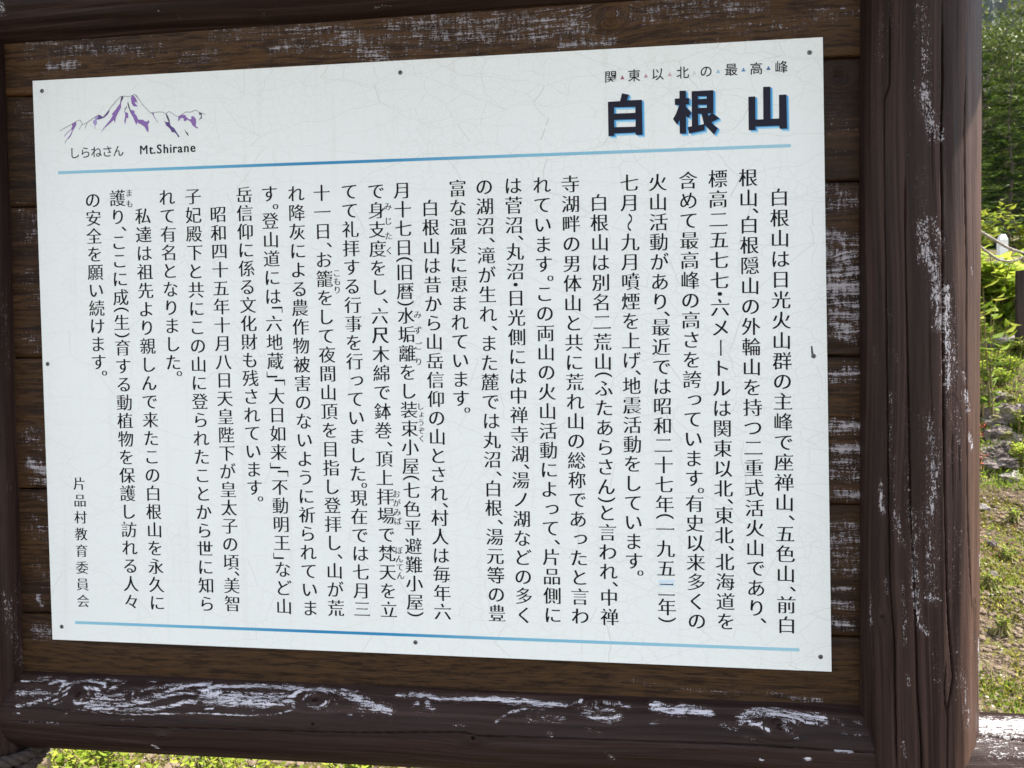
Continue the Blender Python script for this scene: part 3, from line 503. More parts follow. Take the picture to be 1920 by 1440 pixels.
# ------------------------------------------------------------------ trees
def fir_meshes(H, rb, seed, whorl=.2, dens=1.0, low=.05):
    r = np.random.default_rng(seed)
    mb = MB()
    k = 9
    pts = [(.04 * math.sin(i * 1.3 + seed), .04 * math.cos(i * 1.7 + seed), H * i / k) for i in range(k + 1)]
    mb.tube(pts, [.028 * H / 4 * (1 - .9 * i / k) + .006 for i in range(k + 1)], 8)
    P = []; A = []; B = []; tn = []
    z = H * low
    while z < H * .985:
        frac = z / H
        L = rb * (1 - frac) ** .8 + .10
        nb = int(r.integers(7, 10))
        a0 = r.uniform(0, 6.28)
        for b in range(nb):
            a = a0 + b * 6.283 / nb + r.normal(0, .15)
            Lb = L * r.uniform(.72, 1.12)
            d = np.array([math.cos(a), math.sin(a), 0.0])
            side = np.array([-math.sin(a), math.cos(a), 0.0])
            zb = z + r.normal(0, .03)
            rise = .35 * (frac) + .02
            bp = lambda t: np.array([0, 0, zb]) + d * Lb * t + np.array([0, 0, 1]) * Lb * (rise * t - .42 * (1 - frac * .8) * t * t + .16 * t ** 4)
            mb.tube([bp(0), bp(.5), bp(1)], [.010 * (1 - frac) + .003, .005, .002], 4, cap=False)
            nt2 = max(5, int(Lb / .058 * dens))
            for i in range(nt2):
                t = (i + .6) / nt2
                if t < .18: continue
                c = bp(t); tl = (.34 * Lb * (1.08 - t) + .05)
                for sg in (-1, 1):
                    dirv = unit(d * .75 + side * sg * r.uniform(.7, 1.1) + np.array([0, 0, r.normal(-.02, .05)]))
                    m_ = max(2, int(tl / .045))
                    for j in range(m_):
                        u = (j + .5) / m_
                        pc = c + dirv * tl * u + np.array([0, 0, -.10 * tl * u * u]) + r.normal(0, .006, 3)
                        P.append(pc); A.append(dirv * r.uniform(.05, .085) + r.normal(0, .008, 3))
                        nb_ = np.cross(dirv, [0, 0, 1.0]); nb_ = nb_ * r.uniform(.030, .050) + np.array([0, 0, r.normal(0, .012)])
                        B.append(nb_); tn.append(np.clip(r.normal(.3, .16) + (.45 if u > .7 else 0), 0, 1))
        z += whorl * r.uniform(.7, 1.15) * (1.1 - .5 * frac)
    P, A, B = np.array(P), np.array(A), np.array(B)
    V, F, tt = leafset(P, A, B, np.array(tn))
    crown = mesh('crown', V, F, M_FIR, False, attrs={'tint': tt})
    trunk = mesh('trunk', mb.v, mb.f, M_BARK, True)
    return trunk, crown

def place_tree(name, kit, x, y, rz, sc, label, cat, group):
    o = empty(name, (x, y, gz(x, y) - .05), rz)
    o.scale = (sc, sc, sc)
    tag(o, label, cat, group)
    for nm, me in zip(('trunk', 'crown'), kit):
        c_ = bpy.data.objects.new(nm, me); C.objects.link(c_); c_.parent = o
    return o

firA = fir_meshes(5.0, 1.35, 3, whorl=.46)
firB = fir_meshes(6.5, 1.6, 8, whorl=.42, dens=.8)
FG = 'fir trees on the slope behind the board'
def at(az, d):    # a spot on the slope at bearing az (degrees right of the board's normal) and distance d from the path
    return .915 + d * math.sin(R(az)), -1.184 + d * math.cos(R(az))
for kit, az, d, top, H, lb in [
    (firA, 24.55, 22.0, 7.35, 5.0, 'nearest fir right behind the white marker post, whole crown in view'),
    (firA, 22.95, 24.0, 8.3, 5.0, 'fir close beside the right log post, half hidden by it'),
    (firB, 25.7, 26.5, 9.3, 6.5, 'fir at the picture edge standing right of the nearest one'),
    (firB, 23.9, 33.0, 11.6, 6.5, 'taller dark fir showing above the nearest fir'),
    (firA, 22.0, 19.5, 6.0, 5.0, 'small fir hidden behind the right log post'),
    (firA, 25.9, 17.0, 4.1, 5.0, 'lowest young fir at the picture edge beyond the ropes'),
    (firB, 27.5, 24.0, 8.5, 6.5, 'fir just outside the right picture edge')]:
    x, y = at(az, d)
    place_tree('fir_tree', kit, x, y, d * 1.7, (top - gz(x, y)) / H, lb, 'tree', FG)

def broad_meshes(H, rw, n, ls, seed, mat):
    r = np.random.default_rng(seed)
    mb = MB()
    mb.tube([(0, 0, 0), (.08, .02, H * .3), (-.02, .1, H * .6), (.05, 0, H * .9)], [.07, .055, .04, .015], 8)
    P = []; tn = []
    for k in range(46):
        a = r.uniform(0, 6.28); u = r.uniform(0, 1); zz = H * (.28 + .72 * u)
        rr = rw * math.sin(math.pi * min(1, .25 + .75 * (1 - u))) * r.uniform(.35, 1)
        c_ = np.array([rr * math.cos(a), rr * math.sin(a), zz])
        mb.tube([(0, 0, zz * .72), tuple(c_ * .6 + np.array([0, 0, zz * .33])), tuple(c_)], [.022, .012, .004], 4, cap=False)
        m_ = int(n / 46); cs = r.uniform(.16, .34)
        P.append(c_ + r.normal(0, 1, (m_, 3)) * np.array([cs, cs, cs * .6])); tn.append(np.clip(r.normal(.5, .12) + r.normal(0, .2, m_), 0, 1))
    P = np.concatenate(P); tn = np.concatenate(tn); m_ = len(P)
    A = unit(r.normal(0, 1, (m_, 3)) + [0, 0, -.3]) * r.uniform(.6, 1.1, (m_, 1)) * ls
    B = unit(np.cross(A, r.normal(0, 1, (m_, 3)))) * ls * .75
    V, F, tt = leafset(P, A, B, tn)
    return mesh('trunk', mb.v, mb.f, M_BARK, True), mesh('crown', V, F, mat, False, attrs={'tint': tt})

broad = broad_meshes(5.2, 1.3, 11000, .06, 4, M_BROAD)
BG = 'pale leafy trees among the firs'
for az, d, top, lb in [(23.1, 28.0, 10.6, 'pale leafy tree rising highest above the firs close to the log post'),
                       (25.5, 31.0, 11.2, 'pale leafy tree at the right picture edge under the mountain')]:
    x, y = at(az, d)
    place_tree('birch_tree', broad, x, y, d, (top - gz(x, y)) / 5.2, lb, 'tree', BG)

# ------------------------------------------------------------------ ground cover
def scatter(n, x0, x1, y0, y1, r=rng):
    x = r.uniform(x0, x1, n); y = r.uniform(y0, y1, n)
    return np.stack([x, y, ground_z(x, y)], 1)

def patch(P, s, seed):
    v = np.sin(P[:, 0] * s + seed) * np.sin(P[:, 1] * s * 1.13 + seed * 2) + .6 * np.sin(P[:, 0] * s * 2.3 + P[:, 1] * s * 1.7 + seed)
    return v

# region seen right of the post, and the strip seen under the lower beam
AREAS = [(1.2, 6.5, 1.6, 6.4, 1.0), (-1.9, 1.4, .5, 2.4, .55)]

def cover(name, mat, dens, size, height, up_, lab, cat, thr=-.3, s=4.0, seed=0, width=.5):
    Ps = []; As = []; Bs = []
    for x0, x1, y0, y1, k in AREAS:
        n = int(dens * (x1 - x0) * (y1 - y0) * k)
        P = scatter(n, x0, x1, y0, y1)
        P = P[patch(P, s, seed) > thr]
        n = len(P)
        A = unit(rng.normal(0, 1, (n, 3)) * [1, 1, .5] + [0, 0, up_]) * rng.uniform(.5, 1.3, (n, 1)) * size
        B = unit(np.cross(A, rng.normal(0, 1, (n, 3)))) * size * width
        P[:, 2] += np.abs(A[:, 2]) + rng.uniform(0, 1, n) ** 2 * height
        Ps.append(P); As.append(A); Bs.append(B)
    P = np.concatenate(Ps); A = np.concatenate(As); B = np.concatenate(Bs)
    tn = np.clip(rng.normal(.5, .25, len(P)), 0, 1)
    V, F, tt = leafset(P, A, B, tn)
    return tag(link(name, mesh(name, V, F, mat, False, attrs={'tint': tt})), lab, cat, kind='stuff')

cover('moss', M_MOSS, 9000, .010, .018, .6, 'yellow green moss cushions between the stones of the slope', 'moss', -.15, 7.5, 1.0, .8)
cover('ground_leaves', M_HERB, 1500, .015, .03, .1, 'small green leaves creeping over the stony slope', 'ground cover', .45, 3.3, 2.0, .7)
cover('grass', M_GRASS, 1800, .030, .01, 3.5, 'thin bright grass tufts on the stony slope', 'grass', .3, 3.0, 5.0, .07)
AREAS = [(2.9, 4.8, 4.1, 6.3, 1.0)]
cover('creeping_leaves', M_SHRUB, 2600, .017, .06, .3, 'bright yellow green leaves and grass filling the gaps round the rock pile', 'ground cover', -.35, 5.3, 4.0, .6)
cover('tall_grass', M_GRASS, 2200, .045, .02, 2.5, 'pale long grass blades between the rocks', 'grass', -.2, 4.0, 7.0, .06)
AREAS = [(1.2, 6.5, 1.6, 6.4, 1.0), (-1.9, 1.4, .5, 2.4, .55)]
cover('red_seedlings', M_RED, 700, .011, .02, .8, 'tiny red seedlings and stems scattered on the gravel', 'seedlings', .35, 2.7, 3.3, .25)

def rock_verts(rx, ry, rz_, seed, sub=2, rough=.28):
    bm_v = []
    t = (1 + 5 ** .5) / 2
    v = [(-1, t, 0), (1, t, 0), (-1, -t, 0), (1, -t, 0), (0, -1, t), (0, 1, t), (0, -1, -t), (0, 1, -t), (t, 0, -1), (t, 0, 1), (-t, 0, -1), (-t, 0, 1)]
    f = [(0, 11, 5), (0, 5, 1), (0, 1, 7), (0, 7, 10), (0, 10, 11), (1, 5, 9), (5, 11, 4), (11, 10, 2), (10, 7, 6), (7, 1, 8), (3, 9, 4), (3, 4, 2), (3, 2, 6), (3, 6, 8), (3, 8, 9), (4, 9, 5), (2, 4, 11), (6, 2, 10), (8, 6, 7), (9, 8, 1)]
    v = [Vector(p).normalized() for p in v]
    for _ in range(sub):
        cache = {}; nf = []
        def mid(a, b):
            k = (min(a, b), max(a, b))
            if k not in cache:
                v.append(((v[a] + v[b]) / 2).normalized()); cache[k] = len(v) - 1
            return cache[k]
        for a, b, c_ in f:
            ab, bc, ca = mid(a, b), mid(b, c_), mid(c_, a)
            nf += [(a, ab, ca), (b, bc, ab), (c_, ca, bc), (ab, bc, ca)]
        f = nf
    out = []
    rr = random.Random(seed)
    planes = [(Vector((rr.gauss(0, 1), rr.gauss(0, 1), rr.gauss(0, .8))).normalized(), rr.uniform(.55, .85)) for _ in range(9)]
    for p in v:
        k = 1.0
        for nn, d in planes:
            dd = p.dot(nn)
            if dd * k > d: k = d / dd
        k *= 1 + rough * .4 * mnoise.noise(p * 2.2 + Vector((seed, 0, 0))) + rough * .25 * mnoise.noise(p * 6 + Vector((0, seed, 0))) + rough * .12 * mnoise.noise(p * 15)
        out.append((p.x * rx * k, p.y * ry * k, p.z * rz_ * k))
    return out, f

q = N('grey_rock'); tc = q.n('TexCoord').outputs['Object']
n1 = q.noise(tc, 9, 6, .7); n2 = q.noise(tc, 50, 5, .7); n3 = q.noise(tc, 4, 3, .6)
c = q.mix(q.step(n1, .35, .65), (.10, .078, .072), (.34, .29, .27))
c = q.mix(q.step(n2, .5, .7, 0, .7), c, (.07, .055, .05))
c = q.mix(q.step(n3, .56, .66, 0, .8), c, (.17, .17, .03))
q.base(c); q.rough(.92); q.spec(.15); q.bump(q.math('ADD', n1, q.math('MULTIPLY', n2, .6)), 1.0, .06)
M_ROCK = q.m
M_ROCK2 = flat('pale_stone', (.42, .37, .33), .9, .1)
M_GRAVEL = flat('brown_gravel', (.165, .125, .09), .95, .05)
M_ROCKP = M_ROCK.copy(); M_ROCKP.name = 'pale_rock'
for nd_ in M_ROCKP.node_tree.nodes:
    if nd_.type == 'MIX' and abs(nd_.inputs[7].default_value[0] - .34) < 1e-4:
        nd_.inputs[6].default_value = (.30, .27, .25, 1); nd_.inputs[7].default_value = (.58, .53, .50, 1)
rocks = [  # x, y, z, rx, ry, rz, rot, label
    (3.925, 5.50, .53, .11, .10, .065, .3, 'pale block shaped rock directly below the leafy shrub'),
    (3.775, 5.48, .50, .06, .08, .055, 1.0, 'small grey rock beside the log post just below the leafy shrub'),
    (3.73, 5.16, .29, .10, .10, .06, 1.4, 'half buried rock among bright grass above the rock pile'),
    (3.56, 4.92, .10, .20, .14, .08, .4, 'topmost long dark rock of the rock pile'),
    (3.56, 4.70, -.03, .23, .17, .12, 2.9, 'big rugged middle rock of the rock pile'),
    (3.42, 4.56, -.12, .15, .13, .08, .1, 'shadowed lower rock of the rock pile next to red stems'),
    (3.42, 4.46, -.18, .16, .12, .065, 1.1, 'flat topped rock second from the bottom of the rock pile'),
    (3.34, 4.38, -.24, .15, .11, .055, 2.0, 'lowest flat rock of the rock pile'),
    (3.39, 4.24, -.33, .085, .07, .04, .7, 'pale flat slab lying just under the rock pile'),
    (3.78, 4.72, .0, .18, .15, .11, 2.0, 'rock at the right end of the rock pile'),
    (3.15, 4.62, -.10, .22, .2, .13, 2.6, 'rock at the hidden left end of the pile behind the post'),
    (3.3, 5.1, .2, .22, .2, .13, .9, 'upper rock hidden behind the log post'),
]
for x, y, z, rx, ry, rz_, rot, lb in rocks:
    v, f = rock_verts(rx * 1.12, ry * 1.1, rz_ * 1.15, x * 7 + y, 4, .8)
    o = link('rock', mesh('rock', v, f, M_ROCKP if lb.startswith('pale') else M_ROCK, False), None, (x, y, z))
    o.rotation_euler.z = rot
    tag(o, lb, 'rock', 'rocks on the slope')

# pebbles: nobody could count them
pv, pf = rock_verts(1, 1, .6, 3, 0, .6)
pv = np.array(pv); pf = np.array(pf)
def pebbles(n, lo, hi, mat, lab, seed):
    r = np.random.default_rng(seed)
    P = np.concatenate([scatter(int(n * k), x0, x1, y0, min(y1, 4.6), r) for x0, x1, y0, y1, k in AREAS])
    n = len(P)
    s = (lo + (hi - lo) * r.uniform(0, 1, n) ** 3)[:, None, None]
    a = r.uniform(0, 6.28, n)
    ca, sa = np.cos(a), np.sin(a)
    X = pv[None, :, 0] * r.uniform(.7, 1.3, (n, 1)); Y = pv[None, :, 1]; Z = pv[None, :, 2] + np.zeros((n, 1))
    V = np.stack([X * ca[:, None] - Y * sa[:, None], X * sa[:, None] + Y * ca[:, None], Z], 2) * s + P[:, None, :] + np.array([0, 0, .15]) * s
    F = (pf[None] + (np.arange(n) * len(pv))[:, None, None]).reshape(-1, 3)
    return V.reshape(-1, 3), F
V, F = pebbles(38000, .0025, .022, M_ROCK, '', 5)
tag(link('gravel', mesh('gravel', V, F, M_GRAVEL, False)), 'brown and grey gravel covering the slope beside the board', 'gravel', kind='stuff')
V, F = pebbles(6000, .002, .013, M_ROCK2, '', 9)
tag(link('pale_pebbles', mesh('pale_pebbles', V, F, M_ROCK2, False)), 'pale pebbles strewn between the gravel and moss', 'pebbles', kind='stuff')

# leafy shrubs: arching stems with long pointed leaves
def shrub(name, x, y, h, w, stems, ls, seed, mat, lab, group, gz_=None, per=26):
    r = np.random.default_rng(seed)
    z0 = gz(x, y) if gz_ is None else gz_
    o = empty(name, (x, y, z0))
    tag(o, lab, 'shrub', group)
    mb = MB(); P = []; A = []; B = []; tn = []
    for k in range(stems):
        a = r.uniform(0, 6.28); lean = r.uniform(.1, 1) * w
        tip = np.array([lean * math.cos(a), lean * math.sin(a), h * r.uniform(.65, 1.0)])
        mid = tip * np.array([.35, .35, .62])
        st = np.array([r.normal(0, .03), r.normal(0, .03), 0])
        f = lambda t: st * (1 - t) ** 2 + 2 * t * (1 - t) * mid + t * t * tip
        mb.tube([f(0), f(.35), f(.7), f(1)], [.006, .0045, .003, .0015], 5, cap=False)
        for i in range(per):
            t = .05 + .95 * (i + r.uniform(0, 1)) / per
            p = f(min(t, 1)); aa = i * 2.4 + r.normal(0, .4)
            d = unit(np.array([math.cos(aa), math.sin(aa), r.uniform(-.35, .6)]))
            L = ls * r.uniform(.6, 1.15)
            P.append(p + d * L); A.append(d * L); B.append(unit(np.cross(d, [0, 0, 1]) + r.normal(0, .3, 3)) * L * .42)
            tn.append(np.clip(r.normal(.3 + .45 * t, .16), 0, 1))
    P, A, B = np.array(P), np.array(A), np.array(B)
    # each leaf: two faces folded on the midrib, six corners, pointed tip
    n = len(P)
    dn = unit(np.cross(A, B)) * np.linalg.norm(B, axis=1, keepdims=True) * .35
    base = P - A; tip = P + A - dn * .8
    L1 = P - A * .35 + B + dn; R1 = P - A * .35 - B + dn; L2 = P + A * .3 + B * .7 + dn * .5; R2 = P + A * .3 - B * .7 + dn * .5
    mid = P - A * .3; mid2 = P + A * .35 - dn * .2
    V = np.stack([base, L1, L2, tip, R2, R1, mid, mid2], 1).reshape(-1, 3)
    F = []
    for q_ in ([0, 6, 1], [1, 6, 7], [1, 7, 2], [2, 7, 3], [0, 5, 6], [5, 7, 6], [5, 4, 7], [4, 3, 7]):
        F.append(np.arange(n)[:, None] * 8 + np.array(q_))
    F = np.concatenate(F)
    link('stem', mesh('stem', mb.v, mb.f, M_STEM, True), o, (0, 0, 0))
    lf = link('foliage', mesh('foliage', V, F, mat, False, attrs={'tint': np.repeat(np.array(tn), 8)}), o, (0, 0, 0))
    lf['kind'] = 'stuff'
    return o
M_STEM = flat('green_brown_stem', (.16, .13, .05), .7)
SG = 'leafy shrubs beside the rope fence'
shrub('leafy_shrub', 4.05, 5.85, .62, .42, 40, .088, 1, M_SHRUB, 'bright yellow green shrub under the sagging ropes, nearest the log post', SG, per=15)
shrub('leafy_shrub', 4.45, 6.0, .62, .45, 40, .088, 2, M_SHRUB, 'bright shrub at the picture edge around the dark fence post', SG, per=15)
shrub('leafy_shrub', 3.70, 5.9, .60, .5, 40, .088, 3, M_SHRUB, 'bright shrub mostly hidden behind the log post', SG, per=15)
shrub('leafy_shrub', 5.45, 8.2, .95, .6, 26, .06, 4, M_HERB, 'darker green shrub behind the white post', SG)
shrub('leafy_shrub', 4.9, 8.6, .9, .7, 26, .06, 14, M_HERB, 'darker green shrub behind the ropes beside the log post', SG)
shrub('leafy_shrub', 3.42, 4.62, .95, .40, 7, .055, 77, M_HERB, 'sparse long stemmed sprig standing in front of the bright shrub beside the log post', SG, per=14)
HG = 'low herbs on the slope'
for k, (x, y, h, lb) in enumerate([(3.88, 5.34, .13, 'low herb clump in front of the pale block rock'), (3.74, 5.24, .11, 'low herb clump just above the half buried rock'),
                                   (3.70, 5.02, .12, 'low herb clump between the half buried rock and the pile'), (3.80, 5.12, .14, 'low herb clump at the picture edge above the rock pile'),
                                   (3.62, 4.52, .20, 'low herb clump at the right of the rugged middle rock'), (3.50, 4.32, .16, 'low herb clump beside the lowest flat rock'),
                                   (3.60, 5.14, .12, 'low herb clump beside the log post above the rock pile'), (3.98, 5.30, .16, 'low herb clump at the foot of the dark fence post')]):
    shrub('low_herb', x, y, h, .10, 16, .022, 20 + k, M_HERB if k % 3 == 1 else M_SHRUB, lb, HG, per=12)
for k, (x, y, h, lb) in enumerate([(3.30, 4.50, .12, 'red stemmed seedling on the lower rock of the pile'), (3.22, 4.30, .14, 'red stemmed seedling below the flat topped rock')]):
    shrub('red_seedling', x, y, h, .08, 9, .018, 40 + k, M_RED, lb, 'red seedlings by the rock pile', per=7)
UG = 'leafy plants behind the lower beam'
for k in range(15):
    x = -1.75 + k * .155; y = 1.05 + .16 * math.sin(k * 2.2)
    d = ['leftmost', 'second', 'third', 'fourth', 'fifth', 'sixth', 'seventh', 'eighth', 'ninth', 'tenth', 'eleventh', 'twelfth', 'thirteenth', 'fourteenth', 'last'][k]
    shrub('undergrowth_plant', x, y, .30 - .006 * k, .16, 22, .016, 60 + k, M_HERB if k % 3 else M_SHRUB,
          f'{d} from the left of the sunlit plants seen under the lower beam', UG, per=26)

TG = 'small tufts on the gravel slope'
for k, (x, y, lb) in enumerate([(2.72, 2.95, 'grassy tuft low on the slope, closest to the rail'), (2.98, 3.35, 'grassy tuft on the gravel a little above the lowest one'), (2.90, 3.70, 'grassy tuft beside the log post halfway up the gravel'),
                                (3.22, 3.80, 'grassy tuft at the picture edge just below the rocks'), (2.62, 2.60, 'grassy tuft next to the right log post above the rail'), (2.86, 2.62, 'grassy tuft at the picture edge above the rail')]):
    shrub('grass_tuft', x, y, .085, .05, 16, .012, 90 + k, M_GRASS if k % 2 else M_HERB, lb, TG, per=8)
# loose stones lying on the gravel
for k, (x, y, s_, lb) in enumerate([(2.80, 3.10, .030, 'loose brown stone on the lower gravel beside the log post'), (3.02, 3.10, .036, 'loose stone on the lower gravel near the picture edge'), (2.98, 3.55, .040, 'loose stone in the middle of the gravel slope'),
                                    (3.12, 3.95, .045, 'loose stone just below the rock pile'), (2.74, 2.45, .026, 'loose stone right above the sunlit rail'), (3.30, 3.62, .038, 'loose stone at the picture edge in the middle of the gravel')]):
    v, f = rock_verts(s_, s_ * .8, s_ * .55, k * 3 + 2, 3, .7)
    o = link('stone', mesh('stone', v, f, M_ROCKP if k % 2 else M_ROCK, False), None, (x, y, gz(x, y) + s_ * .25)); o.rotation_euler.z = k
    tag(o, lb, 'stone', 'loose stones on the gravel')

# pale sapling stem seen under the lower beam
mb = MB()
def under(px_, t): return px_
mb.tube([(-1.02, 1.30, GROUND), (-1.015, 1.30, -.80), (-1.03, 1.31, -.66), (-1.03, 1.31, -.52)], [.009, .008, .007, .005], 7)
mb.tube([(-1.017, 1.30, -.77), (-1.06, 1.30, -.66), (-1.09, 1.30, -.56)], [.006, .005, .004], 6)
tag(mb.build('sapling', flat('pale_bark', (.42, .34, .28), .8), None, True), 'thin pale forked sapling stem under the left end of the lower beam', 'sapling')

# ------------------------------------------------------------------ rope fence, white post
def rope_mesh(name, pts, rad, mat, strands=3, pitch=.05, step=.006, seg=6):
    """a twisted rope: strands laid round a curve"""
    P = [Vector(p) for p in pts]
    # resample with catmull-rom
    Q = []
    for i in range(len(P) - 1):
        p0, p1, p2, p3 = P[max(i - 1, 0)], P[i], P[i + 1], P[min(i + 2, len(P) - 1)]
        m_ = max(2, int((p2 - p1).length / step))
        for k in range(m_):
            t = k / m_
            Q.append(.5 * ((2 * p1) + (-p0 + p2) * t + (2 * p0 - 5 * p1 + 4 * p2 - p3) * t * t + (-p0 + 3 * p1 - 3 * p2 + p3) * t ** 3))
    Q.append(P[-1])
    mb = MB()
    L = 0; ctr = []
    for i, p in enumerate(Q):
        if i: L += (p - Q[i - 1]).length
        d = (Q[min(i + 1, len(Q) - 1)] - Q[max(i - 1, 0)]).normalized()
        a = d.cross(Vector((.05, .1, 1))).normalized(); b = d.cross(a)
        ctr.append((p, a, b, L))
    for s_ in range(strands):
        pts_ = []
        for p, a, b, L in ctr:
            t = 2 * math.pi * (L / pitch + s_ / strands)
            pts_.append(p + (a * math.cos(t) + b * math.sin(t)) * rad * .52)
        mb.tube(pts_, rad * .56, seg)
    return mesh(name, mb.v, mb.f, mat, True)
q = N('old_rope'); tc = q.n('TexCoord').outputs['Object']; n = q.noise(tc, 140, 3, .7)
q.base(q.mix(n, (.020, .014, .012), (.062, .044, .039))); q.rough(.9); q.bump(n, .6, .003); M_ROPE = q.m
q = N('sunbleached_rope'); tc = q.n('TexCoord').outputs['Object']; n = q.noise(tc, 60, 3, .7)
q.base(q.mix(n, (.16, .13, .11), (.36, .31, .27))); q.rough(.9); M_ROPE2 = q.m
M_DKPOST = wood('dark_fence_post', (.02, .014, .012), (.05, .035, .03), (.3, .28, .28))

fence = empty('rope_fence', (4.0, 4.9, gz(4.0, 4.9)))
tag(fence, 'rope fence of dark wooden posts with two sagging ropes at the shrubs', 'fence')
PA, PB = (3.25, 5.20), (4.06, 5.36)
def fpost(x, y, ztop, r_):
    me = log_mesh('post', M_DKPOST, 'z', (x, y), r_, gz(x, y) - .1, ztop, .03, .02, x)
    o = link('post', me, fence); return o
fpost(PA[0], PA[1], 1.75, .06); fpost(4.035, 5.38, 1.10, .075)
link('rope', rope_mesh('rope', [(3.25, 5.13, 1.66), (3.45, 5.2, 1.48), (3.644, 5.245, 1.377), (3.77, 5.26, 1.30), (3.889, 5.272, 1.235), (4.05, 5.29, 1.19)], .0125, M_ROPE2, step=.02), fence)
link('rope', rope_mesh('rope', [(3.25, 5.13, 1.56), (3.46, 5.2, 1.37), (3.643, 5.242, 1.265), (3.73, 5.25, 1.195), (3.809, 5.26, 1.155), (3.90, 5.27, 1.158), (4.05, 5.29, 1.22)], .010, M_ROPE2, step=.02), fence)

mb = MB()
wx, wy = 4.60, 7.03
w_ = .036; zt = 1.60; zb = gz(wx, wy) - .1
v = [(-w_, -w_), (w_, -w_), (w_, w_), (-w_, w_)]
vv = [(wx + a, wy + b, zb) for a, b in v] + [(wx + a, wy + b, zt - .05) for a, b in v] + [(wx + a * .55, wy + b * .55, zt) for a, b in v]
mb.add(vv, [(0, 1, 5, 4), (1, 2, 6, 5), (2, 3, 7, 6), (3, 0, 4, 7), (4, 5, 9, 8), (5, 6, 10, 9), (6, 7, 11, 10), (7, 4, 8, 11), (8, 9, 10, 11), (3, 2, 1, 0)])
q = N('white_concrete'); tc = q.n('TexCoord').outputs['Object']; n = q.noise(tc, 12, 5, .7)
q.base(q.mix(n, (.50, .49, .47), (.8, .79, .76))); q.rough(.9)
wp = mb.build('marker_post', q.m)
tag(wp, 'small white square marker post with pointed top behind the ropes', 'post')

# ------------------------------------------------------------------ the notice board
board = empty('notice_board', (.6, 0, GROUND))
tag(board, 'big dark brown log framed notice board carrying the white mountain sign', 'notice board')
PX, LX, PR = 1.336, -.129, .076
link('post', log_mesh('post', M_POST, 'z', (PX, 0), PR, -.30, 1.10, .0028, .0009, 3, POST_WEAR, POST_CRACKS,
                      [(a, b, r_) for (a, b), r_ in zip(POST_KNOTS, (.006, .005))], facets=.006, caps=False, fine=(-.13, .16), sun_tinted=True), board)
# plain lengths above and below the framed part are the same log carried on
me = log_mesh('post_foot', M_POST, 'z', (PX, 0), PR * .999, GROUND - .2, -.30, .02, .006, 3, (), (), facets=.006)
link('post_foot', me, board)
link('post_head', log_mesh('post_head', M_POST, 'z', (PX, 0), PR * .999, 1.10, 1.40, .02, .006, 3, facets=.006), board)
link('post', log_mesh('post', M_POST, 'z', (LX, 0), PR, GROUND - .2, 1.40, .004, .0016, 6, LEFT_POST_WEAR, (),
                      [(LEFT_POST_KNOTS[0][0], LEFT_POST_KNOTS[0][1], .006)], fine=(-.02, .12)), board)
link('beam', log_mesh('beam', M_LOG, 'x', (.03, -.115), .068, LX + .03, PX - .03, .0015, .0009, 9, LOG_WEAR, LOG_CRACKS, LOG_KNOTS, caps=False, fine=(-.07, .10)), board)
link('beam', log_mesh('beam', M_LOG, 'x', (.03, 1.030), .068, LX + .03, PX - .03, .004, .002, 12, TOP_WEAR, (), [(.9, -.05, .008)], caps=False), board)

